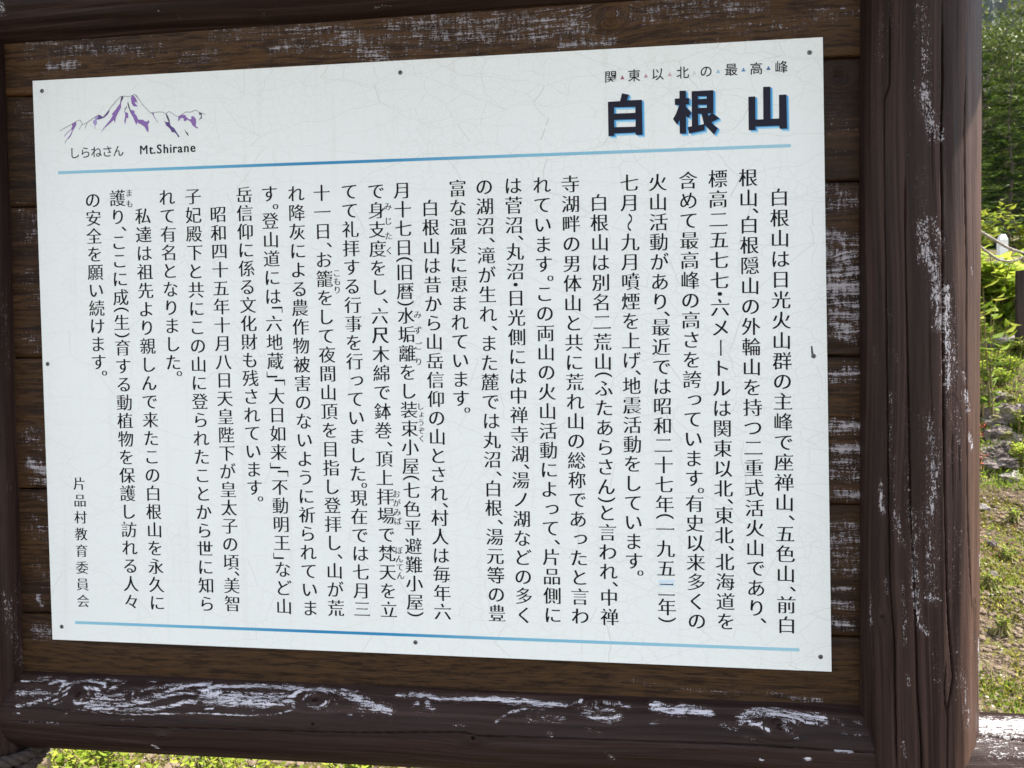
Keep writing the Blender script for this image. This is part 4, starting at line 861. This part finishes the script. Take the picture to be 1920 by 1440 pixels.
# planks
seamL = [-.105, .044, .2486, .4618, .7064, .8839, 1.03]
seamR = [-.105, .0453, .2366, .4490, .6967, .8699, 1.03]
def plank(k):
    x0, x1 = -.125, 1.33
    dense = k in (0, 5)
    if dense: xs = np.arange(x0, x1, .003)
    else: xs = np.concatenate([np.arange(x0, .03, .0025), np.linspace(.035, 1.18, 20), np.arange(1.186, x1, .0025)])
    zb_ = lambda x: seamL[k] + (seamR[k] - seamL[k]) * (x + .03) / 1.27 + .0012
    zt_ = lambda x: seamL[k + 1] + (seamR[k + 1] - seamL[k + 1]) * (x + .03) / 1.27 - .0012
    nz = 50
    off = [.0, .0015, .0004, .002, .0008, .0][k]
    U, Vv = np.meshgrid(xs, np.linspace(0, 1, nz), indexing='ij')
    U = U.ravel(); Vv = Vv.ravel()
    Zz = zb_(U) + (zt_(U) - zb_(U)) * Vv + .0006 * np.sin(U * 31 + k)
    edge = np.minimum(Vv, 1 - Vv) * (seamL[k + 1] - seamL[k])
    Yy = .0042 + off + .0018 * np.clip(1 - edge / .003, 0, 1) ** 2 + .0004 * np.sin(Zz * 70 + U * 3 + k)
    # drying cracks along the grain
    cr = {1: [], 4: [((1.21, .634), (1.36, .637)), ((1.205, .56), (1.36, .564))], 2: [((1.2, .358), (1.36, .356))], 3: [((-.13, .57), (.0, .567)), ((1.2, .46), (1.36, .461))], 5: [((-.1, .925), (.5, .922)), ((.6, .935), (1.3, .93))]}.get(k, [])
    P2 = np.stack([U, Zz], 1)
    if cr: Yy = Yy + crack_field(P2, [(list(c_), 1.1, 4) for c_ in cr])
    wr = .98 * seg_field(P2, PLANK_WEAR, .00095)
    psi = Zz.copy() + .01 * wob(U, k * 2.0, 2.3)
    for kx, kz, a in PLANK_KNOTS:
        dx = (U - kx) / 1.3; dz = Zz - kz; r2 = dx * dx + dz * dz
        psi -= dz * a * a * 2.2 / (r2 + .2 * a * a)
        Yy = Yy + .0025 * np.clip(1 - np.sqrt(r2) / (a * .5), 0, 1)
    V = np.stack([U, Yy, Zz], 1)
    nx = len(xs)
    i, j = np.meshgrid(np.arange(nx - 1), np.arange(nz - 1), indexing='ij'); a = (i * nz + j).ravel()
    F = np.stack([a, a + nz, a + nz + 1, a + 1], 1)
    # skirt to the back face
    n0 = len(V); idx = np.arange(nx)
    b0 = V[idx * nz].copy(); b0[:, 1] = .026; t0 = V[idx * nz + nz - 1].copy(); t0[:, 1] = .026
    V = np.concatenate([V, b0, t0])
    e = idx[:-1]
    F = np.concatenate([F, np.stack([n0 + e, n0 + e + 1, (e + 1) * nz, e * nz], 1), np.stack([e * nz + nz - 1, (e + 1) * nz + nz - 1, n0 + nx + e + 1, n0 + nx + e], 1), np.stack([n0 + e + 1, n0 + e, n0 + nx + e, n0 + nx + e + 1], 1)])
    g = np.stack([V[:, 0], np.concatenate([psi, b0[:, 2], t0[:, 2]]), np.full(len(V), 5.3 * k)], 1)
    wr = np.concatenate([wr, np.zeros(2 * nx)])
    return mesh('plank', V, F, M_PLANK2 if k in (0, 4) else M_PLANK, True, attrs={'grain': g, 'wear': wr})
for k in range(6):
    link('plank', plank(k), board)
q = N('seam_light_stop'); q.base((.03, .02, .014)); q.rough(.9)
link('seam_light_stop', mesh('seam_light_stop', *box_faces(-.12, 1.325, .0265, .034, -.10, 1.02), q.m), board)  # added sheet, unseen behind the planks, keeps daylight out of the seams

# little gabled roof over the board (just above the picture, it keeps the sign in shade)
q = N('roof_board'); tc = q.n('TexCoord').outputs['Object']; n = q.noise(q.vmul(tc, (2, 30, 30)), 2, 4, .6)
q.base(q.mix(n, (.03, .02, .017), (.07, .05, .04))); q.rough(.8); M_ROOF = q.m
roof = link('roof', mesh('roof', *box_faces(-.66, 1.85, -.035, .035, 1.44, 1.50), M_ROOF), board)
for sgn in (-1, 1):
    for r_ in range(4):
        y0 = sgn * (.0 + r_ * .125); y1 = sgn * (.0 + r_ * .125 + .14)
        za, zb2 = 1.56 - r_ * .06, 1.56 - r_ * .06 - .072
        v = [(-.72, y0, za), (1.90, y0, za), (1.90, y1, zb2), (-.72, y1, zb2)]
        v += [(a, b, c_ + .022) for a, b, c_ in v]
        f = [(0, 3, 2, 1), (4, 5, 6, 7), (0, 1, 5, 4), (1, 2, 6, 5), (2, 3, 7, 6), (3, 0, 4, 7)]
        link('roof_board', mesh('roof_board', v, f, M_ROOF), roof)

# rope tied round the left post, below the beam
def ring(z0, rr, tilt, ph):
    pts = []
    for k in range(25):
        a = 2 * math.pi * k / 24
        pts.append((LX + rr * math.sin(a), -rr * math.cos(a), z0 - tilt * math.sin(a) + .004 * math.sin(3 * a + ph)))
    return pts
rope = empty('tied_rope', (LX, 0, -.18))
tag(rope, 'dark twisted rope wound twice round the left post below the beam', 'rope')
link('rope_turn', rope_mesh('rope_turn', ring(-.170, .088, .012, 0), .0105, M_ROPE, pitch=.045), rope)
link('rope_turn', rope_mesh('rope_turn', ring(-.191, .089, .012, 1.4), .0105, M_ROPE, pitch=.045), rope)

# neighbouring rail fixed to the right post
rail = empty('log_rail', (1.9, 0, -.132))
tag(rail, 'sunlit worn log rail running off to the right of the board', 'rail')
link('log', log_mesh('log', M_RAIL, 'x', (0, -.132), .0735, PX + .03, 3.0, .003, .0014, 15, RAIL_WEAR, RAIL_CRACKS, (), fine=(-.04, .16)), rail)
link('support', log_mesh('support', M_POST, 'z', (2.9, .0), .07, GROUND - .2, .0, .02, .006, 8), rail)

# ------------------------------------------------------------------ the white panel and its print
q = N('crazed_white_panel')
tc3 = q.n('TexCoord').outputs['Object']
s3 = q.n('SeparateXYZ'); q.l(tc3, s3.inputs[0]); c2d = q.n('CombineXYZ'); q.l(s3.outputs[0], c2d.inputs[0]); q.l(s3.outputs[2], c2d.inputs[1])
tc = c2d.outputs[0]
wn = q.n('VectorMath', operation='ADD')
q.l(tc, wn.inputs[0])
dn = q.n('VectorMath', operation='SCALE'); q.l(q.noise(tc, 7, 2, .5, color=True), dn.inputs[0]); dn.inputs['Scale'].default_value = .07
q.l(dn.outputs[0], wn.inputs[1])
wv = wn.outputs[0]
def vor(vec, scale, sc, w0, w1):
    x = q.n('TexVoronoi', feature='DISTANCE_TO_EDGE', voronoi_dimensions='2D')
    q.l(q.vmul(vec, sc), x.inputs['Vector']); x.inputs['Scale'].default_value = scale; x.inputs['Randomness'].default_value = 1.0
    return q.step(x.outputs['Distance'], w0, w1, 1, 0)
wn2 = q.n('VectorMath', operation='ADD'); q.l(tc, wn2.inputs[0])
dn2 = q.n('VectorMath', operation='SCALE'); q.l(q.noise(tc, 22, 3, .55, color=True), dn2.inputs[0]); dn2.inputs['Scale'].default_value = .010
q.l(dn2.outputs[0], wn2.inputs[1])
wn3 = q.n('VectorMath', operation='ADD'); q.l(wv, wn3.inputs[0]); q.l(dn2.outputs[0], wn3.inputs[1])
c0 = vor(wn3.outputs[0], 9, (.6, 2.2, 1), .0, .008)
c1 = vor(wn3.outputs[0], 26, (.9, 1.6, 1), .0, .014)
c2 = vor(wn2.outputs[0], 60, (1, 1.2, 1), .0, .034)
c3 = vor(wn2.outputs[0], 125, (1.1, 1.0, 1), .0, .065)
pz = q.noise(tc, 5, 3, .6); pz2 = q.noise(tc, 9, 2, .5)
sep = q.n('SeparateXYZ'); q.l(tc, sep.inputs[0])
side = q.step(q.math('ADD', sep.outputs[0], q.math('MULTIPLY', sep.outputs[1], .5)), .2, 1.5, .55, 1.0)
k0 = q.math('MULTIPLY', c0, .8)
k1 = q.math('MULTIPLY', c1, q.step(pz, .38, .58, .12, .95))
k2 = q.math('MULTIPLY', c2, q.step(pz2, .42, .62, .08, .65))
k3 = q.math('MULTIPLY', c3, q.step(pz, .45, .62, .05, .35))
kk = q.math('MULTIPLY', q.math('MAXIMUM', q.math('MAXIMUM', k0, k1), q.math('MAXIMUM', k2, k3)), side)
base = q.mix(q.noise(tc, 2.0, 3, .5), (.725, .755, .74), (.765, .79, .772))
base = q.mix(q.step(q.noise(tc, 60, 2, .6), .62, .8, 0, .12), base, (.6, .6, .58))
run = q.noise(q.vmul(tc3, (55, 1, 3.0)), 1, 3, .6)
base = q.mix(q.step(run, .52, .75, 0, .16), base, (.55, .55, .50))
base = q.mix(q.step(q.noise(tc3, 420, 2, .5), .72, .76, 0, .35), base, (.35, .33, .30))
q.base(q.mix(q.math('MULTIPLY', kk, .56), base, (.42, .40, .37)))
q.rough(.42); q.spec(.4)
q.bump(q.math('MULTIPLY', kk, -1), .25, .0006)
M_PANEL = q.m
M_EDGE = flat('panel_edge', (.5, .51, .53), .5)
M_INK = flat('black_ink', (.006, .0065, .009), .6, .12)
M_NAVY = flat('title_ink', (.012, .012, .024), .55, .15)
M_SH1 = flat('title_shadow_pale_blue', (.30, .60, .78), .5, .4)
M_SH2 = flat('title_shadow_blue', (.05, .28, .58), .5, .4)
M_SCREW = flat('weathered_screw', (.16, .16, .16), .45, .5, .7)
M_SLOT = flat('screw_recess', (.02, .02, .02), .8)

cor = [(-.0029, .9045), (1.2093, .8975), (1.2206, -.0032), (.0038, .0038)]
v = [(x, 0.0, z) for x, z in cor] + [(x, .003, z) for x, z in cor]
panel = link('sign_panel', mesh('sign_panel', v, [(0, 3, 2, 1), (4, 5, 6, 7), (0, 1, 5, 4), (1, 2, 6, 5), (2, 3, 7, 6), (3, 0, 4, 7)], [M_PANEL, M_EDGE], False, [0, 1, 1, 1, 1, 1]), board)
panel['label'] = 'white crazed enamel panel with vertical black lettering'

# glyph outlines from Blender's own built-in font
_cache = {}
def raw_outline(ch, off, res):
    key = (ch, off, res)
    if key in _cache: return _cache[key]
    cu = bpy.data.curves.new('g', 'FONT'); cu.body = ch; cu.size = 1; cu.offset = off; cu.resolution_u = res
    o = bpy.data.objects.new('g', cu); C.objects.link(o)
    dg = bpy.context.evaluated_depsgraph_get(); dg.update()
    me = bpy.data.meshes.new_from_object(o.evaluated_get(dg))
    V = np.array([(q_.co.x, q_.co.y) for q_ in me.vertices]).reshape(-1, 2)
    F = [tuple(p.vertices) for p in me.polygons]
    area = sum(p.area for p in me.polygons)
    bpy.data.objects.remove(o); bpy.data.curves.remove(cu); bpy.data.meshes.remove(me)
    _cache[key] = (V, F, area)
    return _cache[key]

def outline(ch, off, res):
    """the glyph with its strokes made thinner or thicker; some outlines run the wrong way round or break, so the inked area is checked"""
    V, F, a0 = raw_outline(ch, 0.0, res)
    if not off or not len(V): return V, F
    ed = {}
    for f in F:
        for a, b_ in zip(f, f[1:] + f[:1]):
            k_ = (min(a, b_), max(a, b_)); ed[k_] = ed.get(k_, 0) + 1
    per = sum(float(np.linalg.norm(V[a] - V[b_])) for (a, b_), c_ in ed.items() if c_ == 1)
    best = None
    for k_ in (1, -1, .6, -.6, .3, -.3):
        v_, f_, ar = raw_outline(ch, off * k_, res)
        err = abs(ar - (a0 + abs(off * k_) * math.copysign(1, off) * per)) / a0
        if err < .10: return v_, f_
    return V, F

def ming(ch):
    """thin level strokes, thick upright ones and small triangular stroke ends, like the print on the sign"""
    key = ('m', ch)
    if key in _cache: return _cache[key]
    kana = '\u3040' <= ch <= '\u30ff'
    V, F = outline(ch, 0.0, 4)
    dense = len(F) > 95
    off = -.007 if dense else (-.007 if kana else -.013)
    dx = .017 if dense else (.021 if kana else .027)
    if ch == '等': off, dx = 0.0, .006
    V, F = outline(ch, off, 4)
    vs_, fs_ = [], []
    for s_ in (-1, 0, 1):
        n = sum(len(a) for a in vs_)
        vs_.append(V + [s_ * dx, 0]); fs_ += [tuple(n + i for i in f) for f in F]
    lay = [np.full(len(V), float(k)) for k in (0, 1, 2)]
    if not kana and ch not in '（）「」、。・々〜ー' and len(V):
        cnt = {}
        for f in F:
            for a, b in zip(f, f[1:] + f[:1]):
                k = (min(a, b), max(a, b)); cnt.setdefault(k, []).append((a, b, f))
        for k, es in cnt.items():
            if len(es) != 1: continue
            a, b, f = es[0]; p, q_ = V[a], V[b]
            if abs(p[0] - q_[0]) > .004 or not .018 < abs(p[1] - q_[1]) < .075: continue
            cx = np.mean([V[i][0] for i in f])
            if cx > p[0]: continue
            top = max(p[1], q_[1]); x = p[0] + dx
            n = sum(len(u) for u in vs_)
            vs_.append(np.array([(x - .10, top - .004), (x + .008, top - .012), (x - .028, top + .036)])); fs_.append((n, n + 1, n + 2)); lay.append(np.full(3, 3.0))
    out = (np.concatenate(vs_), fs_, np.concatenate(lay))
    _cache[key] = out
    return out

HALF = '、。・（）「」'
SMALL = 'っょゅゃャュョ'
class Print:
    def __init__(s): s.v = []; s.f = []; s.n = 0
    def put(s, ch, x, z, em, style='ming', off=0.0, y=-.00025):
        if style == 'ming': V, F, lay = ming(ch)
        else:
            V, F = outline(ch, off, 4); lay = np.zeros(len(V))
        if not len(V): return
        mn, mx = V.min(0), V.max(0); cc = (mn + mx) / 2
        if style != 'ming' or ch not in HALF + '〜ー':
            cc = np.array([.5, .38])
            if style == 'ming' and ch in SMALL: cc = cc + np.array([-.10, -.09])
            Q = (V - cc)
        elif ch in '（）「」〜ー':
            Q = V - cc; Q = np.stack([Q[:, 1], -Q[:, 0]], 1)
            if ch == '「': Q[:, 0] += .22
            if ch == '」': Q[:, 0] -= .22
            if ch in '（）': Q[:, 0] *= 1.0
        else:
            Q = V - cc
            if ch in '、。': Q = Q + np.array([.34, .02])
        s.v += [(x + a * em, y - l_ * .00003, z + b * em) for (a, b), l_ in zip(Q, lay)]
        s.f += [tuple(s.n + i for i in f) for f in F]
        s.n = len(s.v)
    def poly(s, loops, y):
        cu = bpy.data.curves.new('p', 'CURVE'); cu.dimensions = '2D'; cu.fill_mode = 'BOTH'
        for lp in loops:
            sp = cu.splines.new('POLY'); sp.points.add(len(lp) - 1); sp.use_cyclic_u = True
            for pt, (a, b) in zip(sp.points, lp): pt.co = (a, b, 0, 1)
        o = bpy.data.objects.new('p', cu); C.objects.link(o)
        dg = bpy.context.evaluated_depsgraph_get(); dg.update()
        me = bpy.data.meshes.new_from_object(o.evaluated_get(dg))
        s.v += [(q_.co.x, y, q_.co.y) for q_ in me.vertices]
        s.f += [tuple(s.n + i for i in p.vertices) for p in me.polygons]
        s.n = len(s.v)
        bpy.data.objects.remove(o); bpy.data.curves.remove(cu); bpy.data.meshes.remove(me)
    def line(s, pts, w, y):
        for (a, b), (c_, d) in zip(pts, pts[1:]):
            t = Vector((c_ - a, d - b)).normalized() * w * .5; nn = Vector((-t.y, t.x))
            s.v += [(a + nn.x - t.x * .5, y, b + nn.y - t.y * .5), (a - nn.x - t.x * .5, y, b - nn.y - t.y * .5), (c_ - nn.x + t.x * .5, y, d - nn.y + t.y * .5), (c_ + nn.x + t.x * .5, y, d + nn.y + t.y * .5)]
            s.f.append((s.n, s.n + 1, s.n + 2, s.n + 3)); s.n += 4
    def build(s, name, mat):
        me = mesh(name, s.v, s.f, mat)
        # every printed face looks outwards, towards -y
        fl = [p.index for p in me.polygons if p.normal.y > 0]
        if fl:
            F = [tuple(p.vertices) if p.normal.y <= 0 else tuple(reversed(p.vertices)) for p in me.polygons]
            bpy.data.meshes.remove(me)
            me = mesh(name, s.v, F, mat)
        return link(name, me, panel)

COLS = [
    ('白根山は日光火山群の主峰で座禅山、五色山、前白', (1.1496, .6761), (1.1585, .0629), 1),
    ('根山、白根隠山の外輪山を持つ二重式活火山であり、', (1.1067, .7057), (1.1165, .0675), 1),
    ('標高二五七七・六メートルは関東以北、東北、北海道を', (1.0643, .7059), (1.0730, .0654), 0),
    ('含めて最高峰の高さを誇っています。有史以来多くの', (1.0226, .7053), (1.0317, .0649), 0),
    ('火山活動があり、最近では昭和二十七年（一九五三年）', (.9794, .7042), (.9888, .0655), 1),
    ('七月〜九月噴煙を上げ、地震活動をしています。', (.9389, .7051), (.9412, .1330), 0),
    ('白根山は別名二荒山（ふたあらさん）と言われ、中禅', (.8947, .6780), (.9049, .0670), 0),
    ('寺湖畔の男体山と共に荒れ山の総称であったと言わ', (.8529, .7067), (.8616, .0671), 0),
    ('れています。この両山の火山活動によって、片品側に', (.8110, .7071), (.8207, .0676), 0),
    ('は菅沼、丸沼・日光側には中禅寺湖、湯ノ湖などの多く', (.7684, .7078), (.7776, .0663), 0),
    ('の湖沼、滝が生れ、また麓では丸沼、白根、湯元等の豊', (.7252, .7079), (.7361, .0676), 0),
    ('富な温泉に恵まれています。', (.6848, .7071), (.6856, .3745), 0),
    ('白根山は昔から山岳信仰の山とされ、村人は毎年六', (.6426, .6793), (.6526, .0679), 0),
    ('月十七日（旧暦）水垢離をし装束小屋（七色平避難小屋）', (.5997, .7075), (.6100, .0630), 0),
    ('で身支度をし、六尺木綿で鉢巻、頂上拝場で梵天を立', (.5591, .7080), (.5682, .0686), 0),
    ('てて礼拝する行事を行っていました。現在では七月三', (.5173, .7089), (.5259, .0685), 0),
    ('十一日、お籠をして夜間山頂を目指し登拝し、山が荒', (.4734, .7084), (.4840, .0687), 0),
    ('れ降灰による農作物被害のないように祈られていま', (.4326, .7089), (.4424, .0676), 0),
    ('す。登山道には「六地蔵」「大日如来」「不動明王」など山', (.3896, .7105), (.3999, .0692), 0),
    ('岳信仰に係る文化財も残されています。', (.3487, .7105), (.3556, .2370), 0),
    ('昭和四十五年十月八日天皇陛下が皇太子の頃、美智', (.3054, .6819), (.3148, .0711), 0),
    ('子妃殿下と共にこの山に登られたことから世に知ら', (.2644, .7112), (.2720, .0700), 0),
    ('れて有名となりました。', (.2212, .7112), (.2256, .4340), 0),
    ('私達は祖先より親しんで来たこの白根山を永久に', (.1801, .6835), (.1880, .0692), 0),
    ('護り、ここに成（生）育する動植物を保護し訪れる人々', (.1375, .7129), (.1439, .0697), 0),
    ('の安全を願い続けます。', (.0955, .7117), (.0984, .4360), 0),
]
for txt, (x0, z0), (x1, z1), flag in COLS:
    pr = Print()
    h = [1 if c_ in HALF else 0 for c_ in txt]
    nf, nh = len(txt) - sum(h), sum(h)
    span = z0 - z1
    # positions in units: width of a full sign is 1, of a mark p (found so that the column ends where it should)
    P_ = .02907
    ends = (h[0] + h[-1]) / 2.0
    # span = P*( (nf - full_ends) + p*(nh - ends) ) with half a cell at each end
    fe = ((1 - h[0]) + (1 - h[-1])) / 2.0
    p = (span / P_ - (nf - fe)) / (nh - ends) if nh - ends > 0 else None
    if p is None or not .3 < p < .85:
        p = .5 if p is None else min(max(p, .3), .85)
        P_ = span / ((nf - fe) + p * (nh - ends))
    w_ = [p if q_ else 1.0 for q_ in h]
    pos = 0.0
    for i, c_ in enumerate(txt):
        if i: pos += (w_[i - 1] + w_[i]) / 2
        u = pos * P_
        t = u / span
        if c_ == '三' and '一九五' in txt and i > 15:
            pr.put('二', x0 + (x1 - x0) * t, z0 - u - .0025, .0262); wornpos = (x0 + (x1 - x0) * t, z0 - u)
            continue
        pr.put(c_, x0 + (x1 - x0) * t, z0 - u, .0276)
    pr.build('text_column', M_INK)
pr = Print()
for i, c_ in enumerate('片品村教育委員会'):
    t = i / 7; pr.put(c_, .059 + .0008 * t, .2591 - (.2591 - .0686) * t, .0225)
pr.build('text_column', M_INK)
# small reading aids beside the columns
for txt, pts in [('まも', [(.1576, .7203), (.158, .7035)]), ('みじたく', [(.577, .6841), (.5784, .6174)]), ('みずごり', [(.6207, .5198), (.6212, .4488)]),
                 ('しょうぞく', [(.6230, .3809), (.6242, .3320)]), ('こもり', [(.4952, .5857), (.4955, .5600)]), ('おがみば', [(.583, .2473), (.5848, .2056)]), ('ぼんてん', [(.5857, .1604), (.5876, .1218)])]:
    pr = Print()
    for i, c_ in enumerate(txt):
        t = i / (len(txt) - 1)
        pr.put(c_, pts[0][0] + (pts[1][0] - pts[0][0]) * t, pts[0][1] + (pts[1][1] - pts[0][1]) * t, .0128 if len(txt) < 5 else .0115)
    pr.build('reading_aid', M_INK)
pr = Print(); pr.line([(wornpos[0] - .010, wornpos[1] + .0085), (wornpos[0] + .011, wornpos[1] + .0095)], .004, -.0003)
pr.line([(wornpos[0] - .011, wornpos[1] + .003), (wornpos[0] + .012, wornpos[1] + .0036)], .0025, -.0003)
pr.build('faded_patch', flat('faded_print', (.55, .68, .80), .5))
# heading line, captions
pr = Print()
for c_, (x, z) in zip('関東以北の最高峰', [(.9132, .8591), (.947, .8591), (.9804, .8591), (1.0159, .8593), (1.0489, .8593), (1.0838, .8596), (1.1185, .8591), (1.1529, .8593)]):
    pr.put(c_, x, z, .0185, 'plain', .006)
pr.build('heading', M_INK)
tri = [((.9300, .8575), (.30, .09, .13)), ((.9637, .8580), (.46, .26, .30)), ((.9975, .8582), (.55, .38, .40)), ((1.0322, .8584), (.62, .62, .64)), ((1.0655, .8585), (.32, .52, .62)), ((1.1008, .8588), (.10, .27, .46)), ((1.1352, .8590), (.06, .14, .30))]
for (x, z), c_ in tri:
    pr = Print(); pr.poly([[(x - .0030, z - .0030), (x + .0030, z - .0030), (x, z + .0029)]], -.0003)
    pr.build('heading_triangle', flat('printed_triangle', c_, .5))
pr = Print()
for i, c_ in enumerate('しらねさん'): pr.put(c_, .0662 + .0188 * i, .7872, .0195, 'plain', .002)
pr.build('caption', M_INK)
pr = Print()
x = .1785
for c_, adv in zip('Mt.Shirane', [.0150, .0078, .0055, .0110, .0108, .0052, .0078, .0104, .0106, .0100]):
    V, F = outline(c_, .006, 4); mn = V[:, 0].min()
    s_ = .0200
    for sh in (-.018, 0, .018):
        pr.v += [(x + (a - mn + sh) * s_ * .93, -.0003 - sh * .001, .7800 + b * s_) for a, b in V]
        pr.f += [tuple(pr.n + k for k in f) for f in F]; pr.n = len(pr.v)
    x += adv
pr.build('caption', M_INK)
for loops, in zip(TITLE):
    for mat, dx, dz, y in ((M_SH1, .0036, -.0036, -.00022), (M_SH2, .0026, -.0020, -.00026), (M_NAVY, 0, 0, -.00032)):
        if mat is M_SH2: dx, dz = .0024, -.0014
        pr = Print(); pr.poly([[(a + dx, b + dz) for a, b in lp] for lp in loops], y)
        o = pr.build('title_character' if mat is M_NAVY else 'title_shadow', mat)
# mountain emblem
EM = {'p': flat('emblem_purple', (.23, .12, .37), .5), 'v': flat('emblem_lilac', (.36, .29, .54), .5), 'd': flat('emblem_deep_purple', (.10, .055, .21), .5), 'k': flat('emblem_slate', (.07, .07, .10), .5)}
for k in 'vpdk':
    for kk_, poly in EMBLEM_FILLS:
        if kk_ == k:
            pr = Print(); pr.poly([poly], -.00025 - .00003 * 'vpdk'.index(k)); pr.build('emblem_patch', EM[k])
M_LINE = flat('emblem_line', (.13, .11, .16), .5)
for ln in EMBLEM_LINES:
    pr = Print(); pr.line(ln, .00065, -.0004); pr.build('emblem_outline', M_LINE)
# blue rules, printed with a fade from pale to deep blue and back
q = N('blue_rule'); tc = q.n('TexCoord').outputs['Object']
sx = q.n('SeparateXYZ'); q.l(tc, sx.inputs[0])
t_ = q.step(sx.outputs[0], .036, 1.17, smooth=False)
q.base(q.ramp(t_, [(0, (.25, .50, .62)), (.18, (.10, .37, .55)), (.36, (.008, .20, .41)), (.48, (.012, .22, .43)), (.66, (.16, .42, .57)), (1, (.29, .53, .63))]))
q.rough(.5)
M_RULE = q.m
for a, b in (((.0361, .7571), (1.1665, .7483)), ((.0438, .0331), (1.177, .0270))):
    pr = Print(); pr.line([(a[0] + .002, a[1]), (b[0] - .002, b[1])], .0046, -.0002); pr.build('blue_rule', M_RULE)
# screws
def screw_mesh(r_=.0034):
    mb = MB(); n = 18
    v = [(0, -.0016, 0)] + [(r_ * .7 * math.cos(2 * math.pi * k / n), -.0014, r_ * .7 * math.sin(2 * math.pi * k / n)) for k in range(n)] + [(r_ * math.cos(2 * math.pi * k / n), -.0002, r_ * math.sin(2 * math.pi * k / n)) for k in range(n)]
    f = [(0, 1 + k, 1 + (k + 1) % n) for k in range(n)] + [(1 + k, 1 + n + k, 1 + n + (k + 1) % n, 1 + (k + 1) % n) for k in range(n)]
    mb.add(v, f, 0)
    mb.box(-r_ * .6, r_ * .6, -.0018, -.0012, -r_ * .13, r_ * .13, mi=1); mb.box(-r_ * .13, r_ * .13, -.0019, -.0013, -r_ * .6, r_ * .6, mi=1)
    return mesh('screw', mb.v, mb.f, [M_SCREW, M_SLOT], False, mb.mi)
sm = screw_mesh()
for k, (x, z) in enumerate([(.0132, .8877), (.5998, .8832), (1.1914, .8771), (.0094, .4523), (1.1962, .4500), (.021, .0254), (.6094, .0191), (1.2054, .0179)]):
    o = link('screw', sm, panel, None); o.location = Vector(o.location) + Vector((x, 0, z)); o.rotation_euler.y = k * .7
pr = Print(); pr.poly([[(1.1925, .4640), (1.1945, .4642), (1.1958, .4530), (1.1932, .4525)]], -.0006); pr.build('rust_streak', flat('rust_streak', (.05, .05, .05), .8))
pr = Print()
pr.line([(.8225, .8050), (.8185, .7935)], .0009, -.0003); pr.line([(.8170, .7890), (.8105, .7730)], .0009, -.0003); pr.build('scratch', flat('scratch', (.50, .51, .52), .6))
o = link('screw', sm, rail, None); o.location = Vector(o.location) + Vector((1.50, -.0, -.058)); o.rotation_euler = (R(-90), 0, 0); o.scale = (1.8, 1.8, 1.8)

# ------------------------------------------------------------------ mountain air
q = N('mountain_air')
q.t.nodes.remove(q.b)
pv_ = q.n('VolumePrincipled'); pv_.inputs['Color'].default_value = (.80, .88, 1.0, 1); pv_.inputs['Density'].default_value = .00012; pv_.inputs['Anisotropy'].default_value = .2
q.l(pv_.outputs[0], q.t.nodes['Material Output'].inputs['Volume'])
v, f = box_faces(-560, 940, -420, 930, -13, 640)
tag(link('haze', mesh('haze', v, f, q.m)), kind='stuff')
